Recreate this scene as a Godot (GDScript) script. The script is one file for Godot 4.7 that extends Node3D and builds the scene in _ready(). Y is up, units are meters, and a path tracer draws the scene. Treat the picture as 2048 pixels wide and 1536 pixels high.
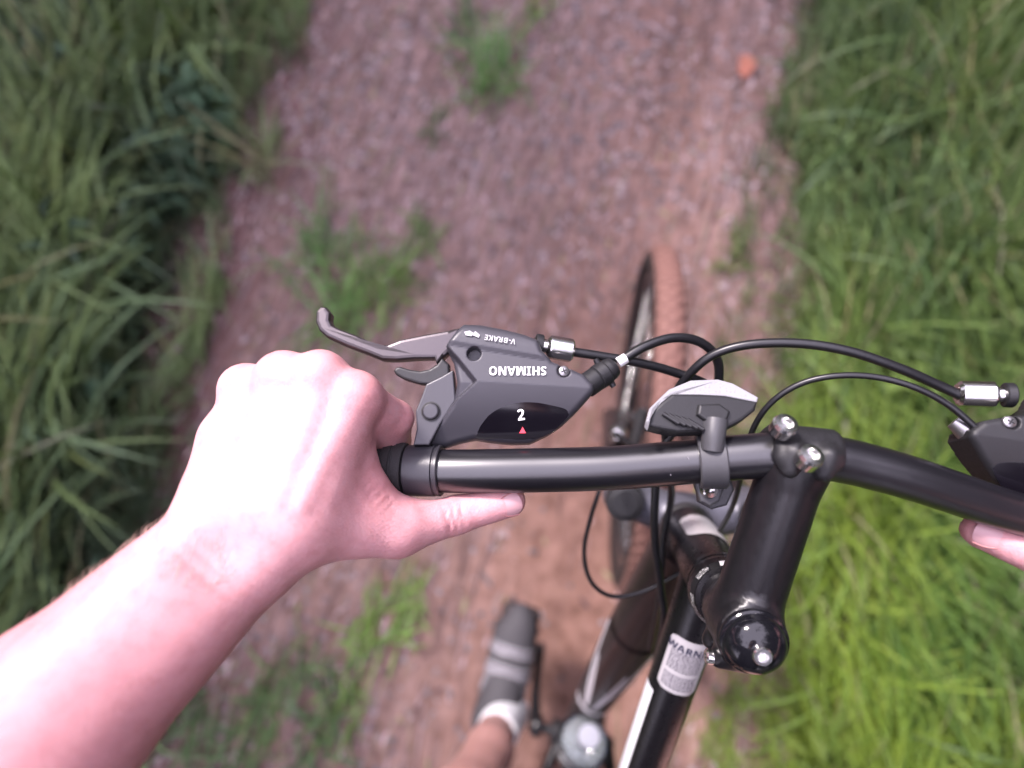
extends Node3D

const F := 1079.64                      # focal length in pixels of a picture 2048 wide
const EYE := Vector3(-0.12454, 1.42231, -0.0315)
const STEER_TOP := Vector3(0, 1.09086, 0)
const STEER_AXIS := Vector3(0, -0.94716, -0.32076)   # down the steerer
const STEER_FRONT := Vector3(0, 0.32076, -0.94716)
const CROSS := Vector3(0.99369, 0.03597, -0.10621)   # across the turned handlebar
const BOTTOM_BRACKET := Vector3(0, 0.28, 0.315)

var lens := Basis()
var rng := RandomNumberGenerator.new()
var mats := {}
var bike: Node3D


# ---------------------------------------------------------------- mesh building
class Mb:
	var v := PackedVector3Array()
	var n := PackedVector3Array()
	var uv := PackedVector2Array()
	var c := PackedColorArray()
	var i := PackedInt32Array()
	var xf := Transform3D()
	var tint := Color.WHITE
	func vert(p: Vector3, nn: Vector3, u := Vector2.ZERO) -> int:
		v.append(xf * p)
		n.append((xf.basis * nn).normalized())
		uv.append(u)
		c.append(tint)
		return v.size() - 1
	func tri(a: int, b: int, d: int) -> void:
		var g := (v[b] - v[a]).cross(v[d] - v[a])
		if g.dot(n[a] + n[b] + n[d]) > 0.0:
			i.append(a); i.append(d); i.append(b)
		else:
			i.append(a); i.append(b); i.append(d)
	func quad(a: int, b: int, d: int, e: int) -> void:
		tri(a, b, d)
		tri(a, d, e)
	func flat(pts: Array, nn: Vector3) -> void:
		var ids := []
		for p in pts:
			ids.append(vert(p, nn))
		for k in range(1, pts.size() - 1):
			tri(ids[0], ids[k], ids[k + 1])
	func mesh() -> ArrayMesh:
		var a := []
		a.resize(Mesh.ARRAY_MAX)
		a[Mesh.ARRAY_VERTEX] = v
		a[Mesh.ARRAY_NORMAL] = n
		a[Mesh.ARRAY_TEX_UV] = uv
		a[Mesh.ARRAY_COLOR] = c
		a[Mesh.ARRAY_INDEX] = i
		var m := ArrayMesh.new()
		m.add_surface_from_arrays(Mesh.PRIMITIVE_TRIANGLES, a)
		return m


# a distance field on a grid, meshed as surface nets
class Field:
	var o: Vector3
	var b: Basis
	var inv: Basis
	var h: float
	var nx: int
	var ny: int
	var nz: int
	var f := PackedFloat32Array()
	func _init(origin: Vector3, basis: Basis, size: Vector3, cell: float) -> void:
		o = origin
		b = basis
		inv = basis.inverse()
		h = cell
		nx = int(size.x / cell) + 1
		ny = int(size.y / cell) + 1
		nz = int(size.z / cell) + 1
		f.resize(nx * ny * nz)
		f.fill(0.05)
	func capsule(a0: Vector3, b0: Vector3, ra: float, rb: float, k: float) -> void:
		var a := inv * (a0 - o)
		var e := inv * (b0 - o)
		var m := maxf(ra, rb) + k + 2.0 * h
		var lo := (a.min(e) - Vector3(m, m, m)) / h
		var hi := (a.max(e) + Vector3(m, m, m)) / h
		var x0 := maxi(0, int(lo.x)); var x1 := mini(nx - 1, int(hi.x) + 1)
		var y0 := maxi(0, int(lo.y)); var y1 := mini(ny - 1, int(hi.y) + 1)
		var z0 := maxi(0, int(lo.z)); var z1 := mini(nz - 1, int(hi.z) + 1)
		var ab := e - a
		var l2 := maxf(ab.length_squared(), 1e-9)
		for z in range(z0, z1 + 1):
			for y in range(y0, y1 + 1):
				var row := (z * ny + y) * nx
				for x in range(x0, x1 + 1):
					var p := Vector3(x, y, z) * h - a
					var t := clampf(p.dot(ab) / l2, 0.0, 1.0)
					var d := (p - ab * t).length() - lerpf(ra, rb, t)
					var g := f[row + x]
					var s := k - absf(g - d)
					f[row + x] = minf(g, d) - (s * s / k * 0.25 if s > 0.0 else 0.0)
	func groove(a0: Vector3, r: float, axis: Vector3, width: float, depth: float) -> void:   # a skin crease across axis, near a0
		var a := inv * (a0 - o)
		var ax := inv * axis
		var lo := (a - Vector3(r, r, r)) / h
		var hi := (a + Vector3(r, r, r)) / h
		for z in range(maxi(0, int(lo.z)), mini(nz - 1, int(hi.z)) + 1):
			for y in range(maxi(0, int(lo.y)), mini(ny - 1, int(hi.y)) + 1):
				for x in range(maxi(0, int(lo.x)), mini(nx - 1, int(hi.x)) + 1):
					var p := Vector3(x, y, z) * h - a
					var q := p.length()
					if q < r:
						var w := p.dot(ax) / width
						f[(z * ny + y) * nx + x] += depth * exp(-w * w) * (1.0 - q / r)
	func cut(p0: Vector3, nrm: Vector3) -> void:   # flat end: nothing beyond p0 along nrm
		var a := inv * (p0 - o)
		var q := inv * nrm
		for z in nz:
			for y in ny:
				for x in nx:
					var d := (Vector3(x, y, z) * h - a).dot(q)
					var k := (z * ny + y) * nx + x
					if d > f[k]:
						f[k] = d
	func emit(m: Mb, paint = null) -> void:
		var ids := PackedInt32Array()
		ids.resize(nx * ny * nz)
		ids.fill(-1)
		var off := PackedInt32Array([0, 1, nx, nx + 1, nx * ny, nx * ny + 1, nx * ny + nx, nx * ny + nx + 1])
		var ea := PackedInt32Array([0, 2, 4, 6, 0, 1, 4, 5, 0, 1, 2, 3])
		var eb := PackedInt32Array([1, 3, 5, 7, 2, 3, 6, 7, 4, 5, 6, 7])
		for z in nz - 1:
			for y in ny - 1:
				var row := (z * ny + y) * nx
				for x in nx - 1:
					var q := row + x
					var s := int(f[q] < 0.0) + int(f[q + 1] < 0.0) + int(f[q + nx] < 0.0) + int(f[q + nx + 1] < 0.0)
					var w := q + nx * ny
					s += int(f[w] < 0.0) + int(f[w + 1] < 0.0) + int(f[w + nx] < 0.0) + int(f[w + nx + 1] < 0.0)
					if s == 0 or s == 8:
						continue
					var sum := Vector3.ZERO
					var cnt := 0
					for e in 12:
						var fa := f[q + off[ea[e]]]
						var fb := f[q + off[eb[e]]]
						if (fa < 0.0) != (fb < 0.0):
							var t := fa / (fa - fb)
							var ca: int = ea[e]
							var cb: int = eb[e]
							var pa := Vector3(ca & 1, (ca >> 1) & 1, ca >> 2)
							var pb := Vector3(cb & 1, (cb >> 1) & 1, cb >> 2)
							sum += pa.lerp(pb, t)
							cnt += 1
					var p := Vector3(x, y, z) + sum / cnt
					var u := sum / cnt
					var g := Vector3.ZERO
					var f0 := f[q]; var f1 := f[q + 1]; var f2 := f[q + nx]; var f3 := f[q + nx + 1]
					var f4 := f[w]; var f5 := f[w + 1]; var f6 := f[w + nx]; var f7 := f[w + nx + 1]
					g.x = lerpf(lerpf(f1 - f0, f3 - f2, u.y), lerpf(f5 - f4, f7 - f6, u.y), u.z)
					g.y = lerpf(lerpf(f2 - f0, f3 - f1, u.x), lerpf(f6 - f4, f7 - f5, u.x), u.z)
					g.z = lerpf(lerpf(f4 - f0, f5 - f1, u.x), lerpf(f6 - f2, f7 - f3, u.x), u.y)
					var wp := o + b * (p * h)
					if paint != null:
						m.tint = paint.call(wp)
					ids[q] = m.vert(wp, b * g)
		for z in range(1, nz - 1):
			for y in range(1, ny - 1):
				var row := (z * ny + y) * nx
				for x in range(1, nx - 1):
					var q := row + x
					var s0 := f[q] < 0.0
					if s0 != (f[q + 1] < 0.0):
						m.quad(ids[q], ids[q - nx], ids[q - nx - nx * ny], ids[q - nx * ny])
					if s0 != (f[q + nx] < 0.0):
						m.quad(ids[q], ids[q - 1], ids[q - 1 - nx * ny], ids[q - nx * ny])
					if s0 != (f[q + nx * ny] < 0.0):
						m.quad(ids[q], ids[q - 1], ids[q - 1 - nx], ids[q - nx])


func at(px: float, py: float, d: float) -> Vector3:
	return EYE + lens * Vector3((px - 1024.0) * d / F, -(py - 768.0) * d / F, -d)


func ray_plane(px: float, py: float, o: Vector3, nrm: Vector3) -> Vector3:
	var dir := lens * Vector3((px - 1024.0) / F, -(py - 768.0) / F, -1.0)
	return EYE + dir * ((o - EYE).dot(nrm) / dir.dot(nrm))


func catmull(pts: Array, sub := 6) -> Array:   # Vector4(x, y, z, radius) or Vector2, through every point
	var out := []
	for k in pts.size() - 1:
		var p0 = pts[maxi(k - 1, 0)]; var p1 = pts[k]; var p2 = pts[k + 1]; var p3 = pts[mini(k + 2, pts.size() - 1)]
		for s in sub:
			var t := float(s) / sub
			out.append(p1 * (2.0 - 5.0 * t * t + 3.0 * t * t * t) * 0.5 + p0 * (-t + 2.0 * t * t - t * t * t) * 0.5 + p2 * (t + 4.0 * t * t - 3.0 * t * t * t) * 0.5 + p3 * (t * t * t - t * t) * 0.5)
	out.append(pts[pts.size() - 1])
	return out


func catmull_loop(pts: Array, sub := 4) -> Array:
	var out := []
	var m := pts.size()
	for k in m:
		var p0 = pts[(k + m - 1) % m]; var p1 = pts[k]; var p2 = pts[(k + 1) % m]; var p3 = pts[(k + 2) % m]
		for s in sub:
			var t := float(s) / sub
			out.append(p1 * (2.0 - 5.0 * t * t + 3.0 * t * t * t) * 0.5 + p0 * (-t + 2.0 * t * t - t * t * t) * 0.5 + p2 * (t + 4.0 * t * t - 3.0 * t * t * t) * 0.5 + p3 * (t * t * t - t * t) * 0.5)
	return out


func v4(p: Vector3, r: float) -> Vector4:
	return Vector4(p.x, p.y, p.z, r)


func tube(m: Mb, pts: Array, sides := 16, cap := true) -> void:   # pts: Vector4
	var up := Vector3.ZERO
	var rows := []
	var along := 0.0
	var first := Vector3.ZERO
	for k in pts.size():
		var p := Vector3(pts[k].x, pts[k].y, pts[k].z)
		var pa = pts[maxi(k - 1, 0)]
		var pb = pts[mini(k + 1, pts.size() - 1)]
		var dir := Vector3(pb.x - pa.x, pb.y - pa.y, pb.z - pa.z).normalized()
		if k == 0:
			up = dir.cross(Vector3(0.31, 0.87, 0.38)).normalized()
			first = dir
		else:
			along += p.distance_to(Vector3(pa.x, pa.y, pa.z))
		up = (up - dir * up.dot(dir)).normalized()
		var side := dir.cross(up)
		var row := []
		for s in sides + 1:
			var w := TAU * s / sides
			var nn := up * cos(w) + side * sin(w)
			row.append(m.vert(p + nn * pts[k].w, nn, Vector2(float(s) / sides, along)))
		rows.append(row)
		if cap and (k == 0 or k == pts.size() - 1):
			var cn := -dir if k == 0 else dir
			var ring := []
			for s in sides:
				ring.append(m.xf.affine_inverse() * m.v[row[s]])
			m.flat(ring, cn)
	for k in rows.size() - 1:
		for s in sides:
			m.quad(rows[k][s], rows[k][s + 1], rows[k + 1][s + 1], rows[k + 1][s])


func rod(m: Mb, a: Vector3, b: Vector3, ra: float, rb := -1.0, sides := 16) -> void:
	tube(m, [v4(a, ra), v4(b, ra if rb < 0.0 else rb)], sides)


func lathe(m: Mb, o: Vector3, axis: Vector3, profile: Array, sides := 32, smooth := false, ribs := 0, rib := 0.0) -> void:   # profile: Vector2(radius, height)
	axis = axis.normalized()
	var u := axis.cross(Vector3(0.2, 0.3, 0.93)).normalized()
	var w := axis.cross(u)
	var cnt := profile.size()
	var seg := []
	for k in cnt - 1:
		var d: Vector2 = profile[k + 1] - profile[k]
		seg.append(Vector2(d.y, -d.x).normalized())
	for k in cnt - 1:
		var n0: Vector2 = seg[k]
		var n1: Vector2 = seg[k]
		if smooth:
			if k > 0: n0 = (seg[k] + seg[k - 1]).normalized()
			if k < cnt - 2: n1 = (seg[k] + seg[k + 1]).normalized()
		var ra := []
		var rb := []
		for s in sides + 1:
			var t := TAU * s / sides
			var dir := u * cos(t) + w * sin(t)
			var g := 1.0 + (rib * cos(t * ribs) if ribs else 0.0)
			var pa: Vector2 = profile[k]
			var pb: Vector2 = profile[k + 1]
			ra.append(m.vert(o + dir * pa.x * g + axis * pa.y, dir * n0.x + axis * n0.y, Vector2(float(s) / sides, float(k) / cnt)))
			rb.append(m.vert(o + dir * pb.x * g + axis * pb.y, dir * n1.x + axis * n1.y, Vector2(float(s) / sides, float(k + 1) / cnt)))
		for s in sides:
			m.quad(ra[s], ra[s + 1], rb[s + 1], rb[s])


func inset(poly: PackedVector2Array, d: float) -> PackedVector2Array:
	var out := PackedVector2Array()
	var m := poly.size()
	var area := 0.0
	for k in m:
		area += poly[k].cross(poly[(k + 1) % m])
	var sg := 1.0 if area > 0.0 else -1.0
	for k in m:
		var a := (poly[k] - poly[(k + m - 1) % m]).normalized()
		var b := (poly[(k + 1) % m] - poly[k]).normalized()
		var q := (Vector2(-a.y, a.x) + Vector2(-b.y, b.x)) * sg
		q = q.normalized() if q.length() > 0.01 else Vector2.ZERO
		out.append(poly[k] + q * d)
	return out


func plate(m: Mb, poly: PackedVector2Array, fr: Transform3D, thick: float, bevel: float, lift = null) -> void:
	# poly in the x-y plane of fr, front towards +z; the front edge is rounded by bevel; lift(p) raises the front
	var cnt := poly.size()
	var rings := []
	var steps := [[bevel, 0.0], [bevel * 0.45, bevel * 0.16], [bevel * 0.12, bevel * 0.5], [0.0, bevel], [0.0, thick - bevel * 0.4], [bevel * 0.4, thick]]
	for s in steps:
		var q := inset(poly, s[0]) if s[0] > 0.0 else poly
		var ring := []
		for p in q:
			var z: float = -s[1]
			if lift != null:
				z += lift.call(p)
			ring.append(Vector3(p.x, p.y, z))
		rings.append(ring)
	var center := Vector2.ZERO
	for p in poly:
		center += p / cnt
	var tris := Geometry2D.triangulate_polygon(poly)
	for end in [0, steps.size() - 1]:
		var ids := []
		var nn := Vector3(0, 0, 1 if end == 0 else -1)
		for p in rings[end]:
			ids.append(m.vert(fr * p, fr.basis * nn))
		for t in range(0, tris.size(), 3):
			m.tri(ids[tris[t]], ids[tris[t + 1]], ids[tris[t + 2]])
	var outer := inset(poly, -1.0)
	for k in rings.size() - 1:
		for e in cnt:
			var e2 := (e + 1) % cnt
			var side2 := Vector2(poly[e2].y - poly[e].y, -(poly[e2].x - poly[e].x)).normalized()
			if side2.dot(outer[e] - poly[e]) < 0.0:
				side2 = -side2
			var a: Vector3 = rings[k][e]; var b: Vector3 = rings[k][e2]; var c: Vector3 = rings[k + 1][e2]; var d: Vector3 = rings[k + 1][e]
			var nn := (b - a).cross(d - a)
			if nn.length() < 1e-12:
				nn = Vector3(side2.x, side2.y, 0)
			nn = nn.normalized()
			if nn.dot(Vector3(side2.x, side2.y, 0.8 if k < 3 else 0.0)) < 0.0:
				nn = -nn
			m.quad(m.vert(fr * a, fr.basis * nn), m.vert(fr * b, fr.basis * nn), m.vert(fr * c, fr.basis * nn), m.vert(fr * d, fr.basis * nn))


func letters(text: String, size: float, map: Callable, m: Mb, bold := true, depth := 0.0004) -> void:   # map: Vector2 -> [point, normal]
	var t := TextMesh.new()
	var f := SystemFont.new()
	f.font_names = PackedStringArray(["Droid Sans"])
	f.font_weight = 700 if bold else 400
	t.font = f
	t.text = text
	t.font_size = 48
	t.pixel_size = size / 36.0
	t.depth = 0.0
	t.curve_step = 4.0
	var a := t.get_mesh_arrays()
	var vs: PackedVector3Array = a[Mesh.ARRAY_VERTEX]
	var ix: PackedInt32Array = a[Mesh.ARRAY_INDEX]
	var ns: PackedVector3Array = a[Mesh.ARRAY_NORMAL]
	var ids := []
	for k in vs.size():
		var r = map.call(Vector2(vs[k].x, vs[k].y))
		ids.append(m.vert(r[0] + r[1] * depth, r[1]))
	for k in range(0, ix.size(), 3):
		if ns[ix[k]].z > 0.5:
			m.tri(ids[ix[k]], ids[ix[k + 1]], ids[ix[k + 2]])


# ---------------------------------------------------------------- scene tree
func part(called: String, m: Mb, mat: Material, parent: Node) -> MeshInstance3D:
	var o := MeshInstance3D.new()
	o.name = called
	o.mesh = m.mesh()
	o.material_override = mat
	parent.add_child(o, true)
	return o


func thing(called: String, label: String, category: String, group := "") -> Node3D:
	var o := Node3D.new()
	o.name = called
	add_child(o, true)
	tag(o, label, category, group)
	return o


func tag(o: Node, label: String, category: String, group := "", kind := "") -> void:
	if label: o.set_meta("label", label)
	if category: o.set_meta("category", category)
	if group: o.set_meta("group", group)
	if kind: o.set_meta("kind", kind)


func lin(r: float, g: float, b: float) -> Color:
	return Color(r, g, b).linear_to_srgb()


func noise_tex(freq: float, octaves: int, ramp: Array, seed_: int, size := 512, as_normal := false, bump := 4.0) -> NoiseTexture2D:
	var n := FastNoiseLite.new()
	n.noise_type = FastNoiseLite.TYPE_SIMPLEX_SMOOTH
	n.frequency = freq
	n.fractal_octaves = octaves
	n.seed = seed_
	var t := NoiseTexture2D.new()
	t.width = size
	t.height = size
	t.seamless = true
	t.noise = n
	t.as_normal_map = as_normal
	t.bump_strength = bump
	if ramp:
		var g := Gradient.new()
		var offs := PackedFloat32Array()
		var cols := PackedColorArray()
		for k in ramp.size():
			offs.append(float(k) / (ramp.size() - 1))
			cols.append(ramp[k])
		g.offsets = offs
		g.colors = cols
		t.color_ramp = g
	return t


func mat(key: String, col: Color, rough: float, metal := 0.0, grain := 0.0, grain_scale := 60.0) -> StandardMaterial3D:
	if mats.has(key):
		return mats[key]
	var m := StandardMaterial3D.new()
	m.resource_name = key
	m.albedo_color = col
	m.roughness = rough
	m.metallic = metal
	if grain > 0.0:
		m.uv1_triplanar = true
		m.uv1_scale = Vector3.ONE * grain_scale
		m.normal_enabled = true
		m.normal_scale = grain
		m.normal_texture = grain_normal
		m.roughness_texture = grain_rough
		m.roughness = minf(1.0, rough * 1.25)
	mats[key] = m
	return m

var grain_normal: NoiseTexture2D
var grain_rough: NoiseTexture2D


func _ready() -> void:
	lens = Basis(Vector3.UP, 0.4529) * Basis(Vector3.RIGHT, -1.298) * Basis(Vector3.BACK, -0.2262)
	rng.seed = 7
	var camera := Camera3D.new()
	camera.name = "camera"
	camera.keep_aspect = Camera3D.KEEP_HEIGHT
	camera.transform = Transform3D(lens, EYE)
	var glass := CameraAttributesPhysical.new()
	glass.frustum_focal_length = 12.0 / (768.0 / F)
	glass.frustum_focus_distance = 0.325
	glass.frustum_near = 0.02
	glass.frustum_far = 400.0
	glass.exposure_aperture = 2.0
	camera.attributes = glass
	camera.fov = rad_to_deg(2.0 * atan(768.0 / F))
	camera.near = 0.02
	camera.far = 400.0
	add_child(camera)
	camera.current = true

	var env := Environment.new()
	env.background_mode = Environment.BG_SKY
	var sky := Sky.new()
	var sm := ProceduralSkyMaterial.new()
	sm.sky_top_color = Color(0.86, 0.825, 0.915)
	sm.sky_horizon_color = Color(0.62, 0.60, 0.66)
	sm.sky_curve = 0.2
	sm.ground_bottom_color = Color(0.10, 0.10, 0.08)
	sm.ground_horizon_color = Color(0.2, 0.2, 0.18)
	sm.sun_angle_max = 0.0
	sm.energy_multiplier = 1.1
	sky.sky_material = sm
	env.sky = sky
	env.tonemap_mode = Environment.TONE_MAPPER_LINEAR
	env.tonemap_exposure = 5.1
	env.sdfgi_enabled = true
	env.ssao_enabled = true
	env.ssil_enabled = true
	var we := WorldEnvironment.new()
	we.name = "world_environment"
	we.environment = env
	add_child(we)
	var sun := DirectionalLight3D.new()
	sun.name = "sun"
	sun.light_energy = 0.5
	sun.light_angular_distance = 10.0
	sun.light_color = Color(1.0, 0.95, 0.95)
	sun.shadow_enabled = true
	sun.transform = Transform3D(Basis.looking_at(Vector3(0.55, -0.75, 0.42), Vector3.UP), Vector3(0, 5, 0))
	add_child(sun)

	grain_normal = noise_tex(0.09, 3, [], 3, 256, true, 3.0)
	grain_rough = noise_tex(0.02, 4, [Color(0.6, 0.6, 0.6), Color(1, 1, 1)], 5, 256)
	build_ground()
	build_verges()
	build_unseen_trees()
	build_bicycle()
	build_bottle()
	build_person()


# ---------------------------------------------------------------- the setting
func left_edge(z: float) -> float:
	return -1.22 + 0.09 * sin(z * 1.7 + 0.6) + 0.05 * sin(z * 4.3) + 0.025 * sin(z * 13.0 + 1.0) + 0.10 * clampf(z, -0.5, 1.0) - 0.06 * clampf(-z - 0.8, 0.0, 1.2)


func right_edge(z: float) -> float:
	return 0.36 + 0.05 * sin(z * 2.3 + 1.0) + 0.03 * sin(z * 5.1) + 0.025 * sin(z * 11.0) - 0.06 * clampf(-z - 1.0, 0.0, 1.5)


func build_ground() -> void:
	var low := FastNoiseLite.new()
	low.seed = 11
	low.frequency = 1.2
	low.fractal_octaves = 4
	var fine := FastNoiseLite.new()
	fine.seed = 12
	fine.frequency = 14.0
	fine.fractal_octaves = 3
	# wide ground under the verges, out to the horizon
	var m := Mb.new()
	m.tint = Color(0.10, 0.085, 0.06)
	var xs := [-250.0, -60.0, -20.0, -8.0, -5.0, 4.0, 7.0, 20.0, 60.0, 250.0]
	var zs := [-250.0, -60.0, -20.0, -9.0, -6.0, 5.5, 8.0, 20.0, 60.0, 250.0]
	for a in xs.size() - 1:
		for b in zs.size() - 1:
			m.flat([Vector3(xs[a], -0.03, zs[b]), Vector3(xs[a + 1], -0.03, zs[b]), Vector3(xs[a + 1], -0.03, zs[b + 1]), Vector3(xs[a], -0.03, zs[b + 1])], Vector3.UP)
	var dirt := StandardMaterial3D.new()
	dirt.resource_name = "dirt"
	dirt.vertex_color_use_as_albedo = true
	dirt.albedo_texture = noise_tex(0.012, 6, [Color(0.55, 0.52, 0.5), Color(0.74, 0.71, 0.70), Color(0.82, 0.80, 0.80), Color(0.86, 0.85, 0.86), Color(1.0, 0.99, 1.0)], 21, 1024)
	dirt.uv1_triplanar = true
	dirt.uv1_world_triplanar = true
	dirt.uv1_scale = Vector3.ONE * 1.3
	dirt.roughness = 0.95
	dirt.normal_enabled = true
	dirt.normal_texture = noise_tex(0.05, 5, [], 22, 1024, true, 5.0)
	dirt.normal_scale = 0.8
	var g := part("ground", m, dirt, self)
	tag(g, "brown woodland soil beneath the grass on both sides", "", "", "structure")
	# the path and the soil of the verges near it, as one relief
	m = Mb.new()
	var nx := 190
	var nz := 430
	var x0 := -2.6
	var z0 := -5.0
	var st := 0.022
	for k in nz:
		for j in nx:
			var x := x0 + j * st
			var z := z0 + k * st
			var l := left_edge(z)
			var r := right_edge(z)
			var off := maxf(maxf(l - x, x - r), 0.0)
			var h := 0.016 * low.get_noise_2d(x * 1.6, z * 0.55) + 0.006 * fine.get_noise_2d(x, z * 0.6)
			h += minf(off, 0.4) * 0.22
			h -= 0.016 * exp(-pow((x - 0.0) / 0.13, 2.0))          # the worn line the wheels follow
			var t := 0.5 + 0.5 * low.get_noise_2d(x * 3.4 + 31.0, z * 0.8)
			var streak := 0.5 + 0.5 * fine.get_noise_2d(x * 1.3 + 9.0, z * 0.12)
			var worn := exp(-pow((x - 0.0 - 0.04 * z) / 0.28, 2.0))
			var far := clampf((-z - 0.1) / 0.9, 0.0, 1.0)
			var long := 0.5 + 0.5 * low.get_noise_2d(x * 6.0 - 17.0, z * 0.5 + 40.0)
			var base := Color(0.285, 0.18, 0.145).lerp(Color(0.315, 0.22, 0.205), clampf(t * 0.7 + far * 0.5 - worn * 0.3, 0.0, 1.0))
			base = base.lerp(Color(0.315, 0.175, 0.135), worn * 0.75 * (1.0 - 0.5 * far))
			base = base * (0.62 + 0.26 * streak + 0.55 * long)
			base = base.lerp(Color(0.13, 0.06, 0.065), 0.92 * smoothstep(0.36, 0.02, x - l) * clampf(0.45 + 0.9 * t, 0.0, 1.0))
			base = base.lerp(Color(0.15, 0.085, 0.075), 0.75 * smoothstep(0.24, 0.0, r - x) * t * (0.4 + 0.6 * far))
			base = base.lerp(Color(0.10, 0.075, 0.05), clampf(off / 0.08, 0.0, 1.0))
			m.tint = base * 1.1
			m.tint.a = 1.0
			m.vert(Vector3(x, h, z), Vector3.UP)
	for k in nz:
		for j in nx:
			var q := k * nx + j
			var dx := m.v[q + (1 if j < nx - 1 else 0)].y - m.v[q - (1 if j > 0 else 0)].y
			var dz := m.v[q + (nx if k < nz - 1 else 0)].y - m.v[q - (nx if k > 0 else 0)].y
			m.n[q] = Vector3(-dx / (2.0 * st), 1.0, -dz / (2.0 * st)).normalized()
			if k < nz - 1 and j < nx - 1:
				m.quad(q, q + 1, q + nx + 1, q + nx)
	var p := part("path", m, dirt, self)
	tag(p, "reddish brown dirt trail running ahead between grassy verges", "", "", "structure")
	ground_low = low
	ground_fine = fine

var ground_low: FastNoiseLite
var ground_fine: FastNoiseLite


func height(x: float, z: float) -> float:
	var off := maxf(maxf(left_edge(z) - x, x - right_edge(z)), 0.0)
	if x < -2.6 or x > 1.5 or z < -5.0 or z > 4.4:
		return -0.03
	return 0.016 * ground_low.get_noise_2d(x * 1.6, z * 0.55) + 0.006 * ground_fine.get_noise_2d(x, z * 0.6) + minf(off, 0.4) * 0.22 - 0.016 * exp(-pow(x / 0.13, 2.0))


func blade(m: Mb, base: Vector3, dir: Vector3, length: float, width: float, droop: float, lean: float) -> void:
	var side := Vector3.UP.cross(dir).normalized()
	var p := base
	var ang := lean
	var seg := 6
	var prev := []
	for k in seg + 1:
		var t := float(k) / seg
		var fwd := (dir * sin(ang) + Vector3.UP * cos(ang)).normalized()
		var nn := fwd.cross(side)
		var w := width * (0.55 + 0.9 * t) * (1.0 - t) * 1.5 + 0.0003 if t > 0.4 else width * (0.6 + 0.55 * t)
		var ids := [m.vert(p - side * w * 0.5, nn - side * 0.35), m.vert(p + nn * w * -0.14, nn), m.vert(p + side * w * 0.5, nn + side * 0.35)]
		if prev:
			m.quad(prev[0], prev[1], ids[1], ids[0])
			m.quad(prev[1], prev[2], ids[2], ids[1])
		prev = ids
		p += fwd * length / seg
		ang += droop / seg


func clump(blades: int, length: float, width: float, spread: float, along: float) -> ArrayMesh:
	var m := Mb.new()
	for k in blades:
		var a := rng.randf() * TAU
		var dir := Vector3(sin(a), 0, cos(a) * along).normalized()
		var tone := rng.randf_range(0.7, 1.25)
		m.tint = Color(tone * rng.randf_range(0.9, 1.15), tone, tone * rng.randf_range(0.8, 1.1))
		blade(m, Vector3(rng.randf_range(-spread, spread), -0.01, rng.randf_range(-spread, spread)), dir, length * rng.randf_range(0.55, 1.15), width * rng.randf_range(0.6, 1.3), rng.randf_range(0.5, 1.9), rng.randf_range(0.1, 0.7))
	return m.mesh()


func scatter(called: String, label: String, mesh: Mesh, material: Material, places: Array) -> void:   # places: [Transform3D, Color]
	var mm := MultiMesh.new()
	mm.transform_format = MultiMesh.TRANSFORM_3D
	mm.use_colors = true
	mm.mesh = mesh
	mm.instance_count = places.size()
	for k in places.size():
		mm.set_instance_transform(k, places[k][0])
		mm.set_instance_color(k, places[k][1])
	var o := MultiMeshInstance3D.new()
	o.name = called
	o.multimesh = mm
	o.material_override = material
	add_child(o, true)
	tag(o, label, "grass" if called.contains("grass") else called.replace("_", " "), "", "stuff")


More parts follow.
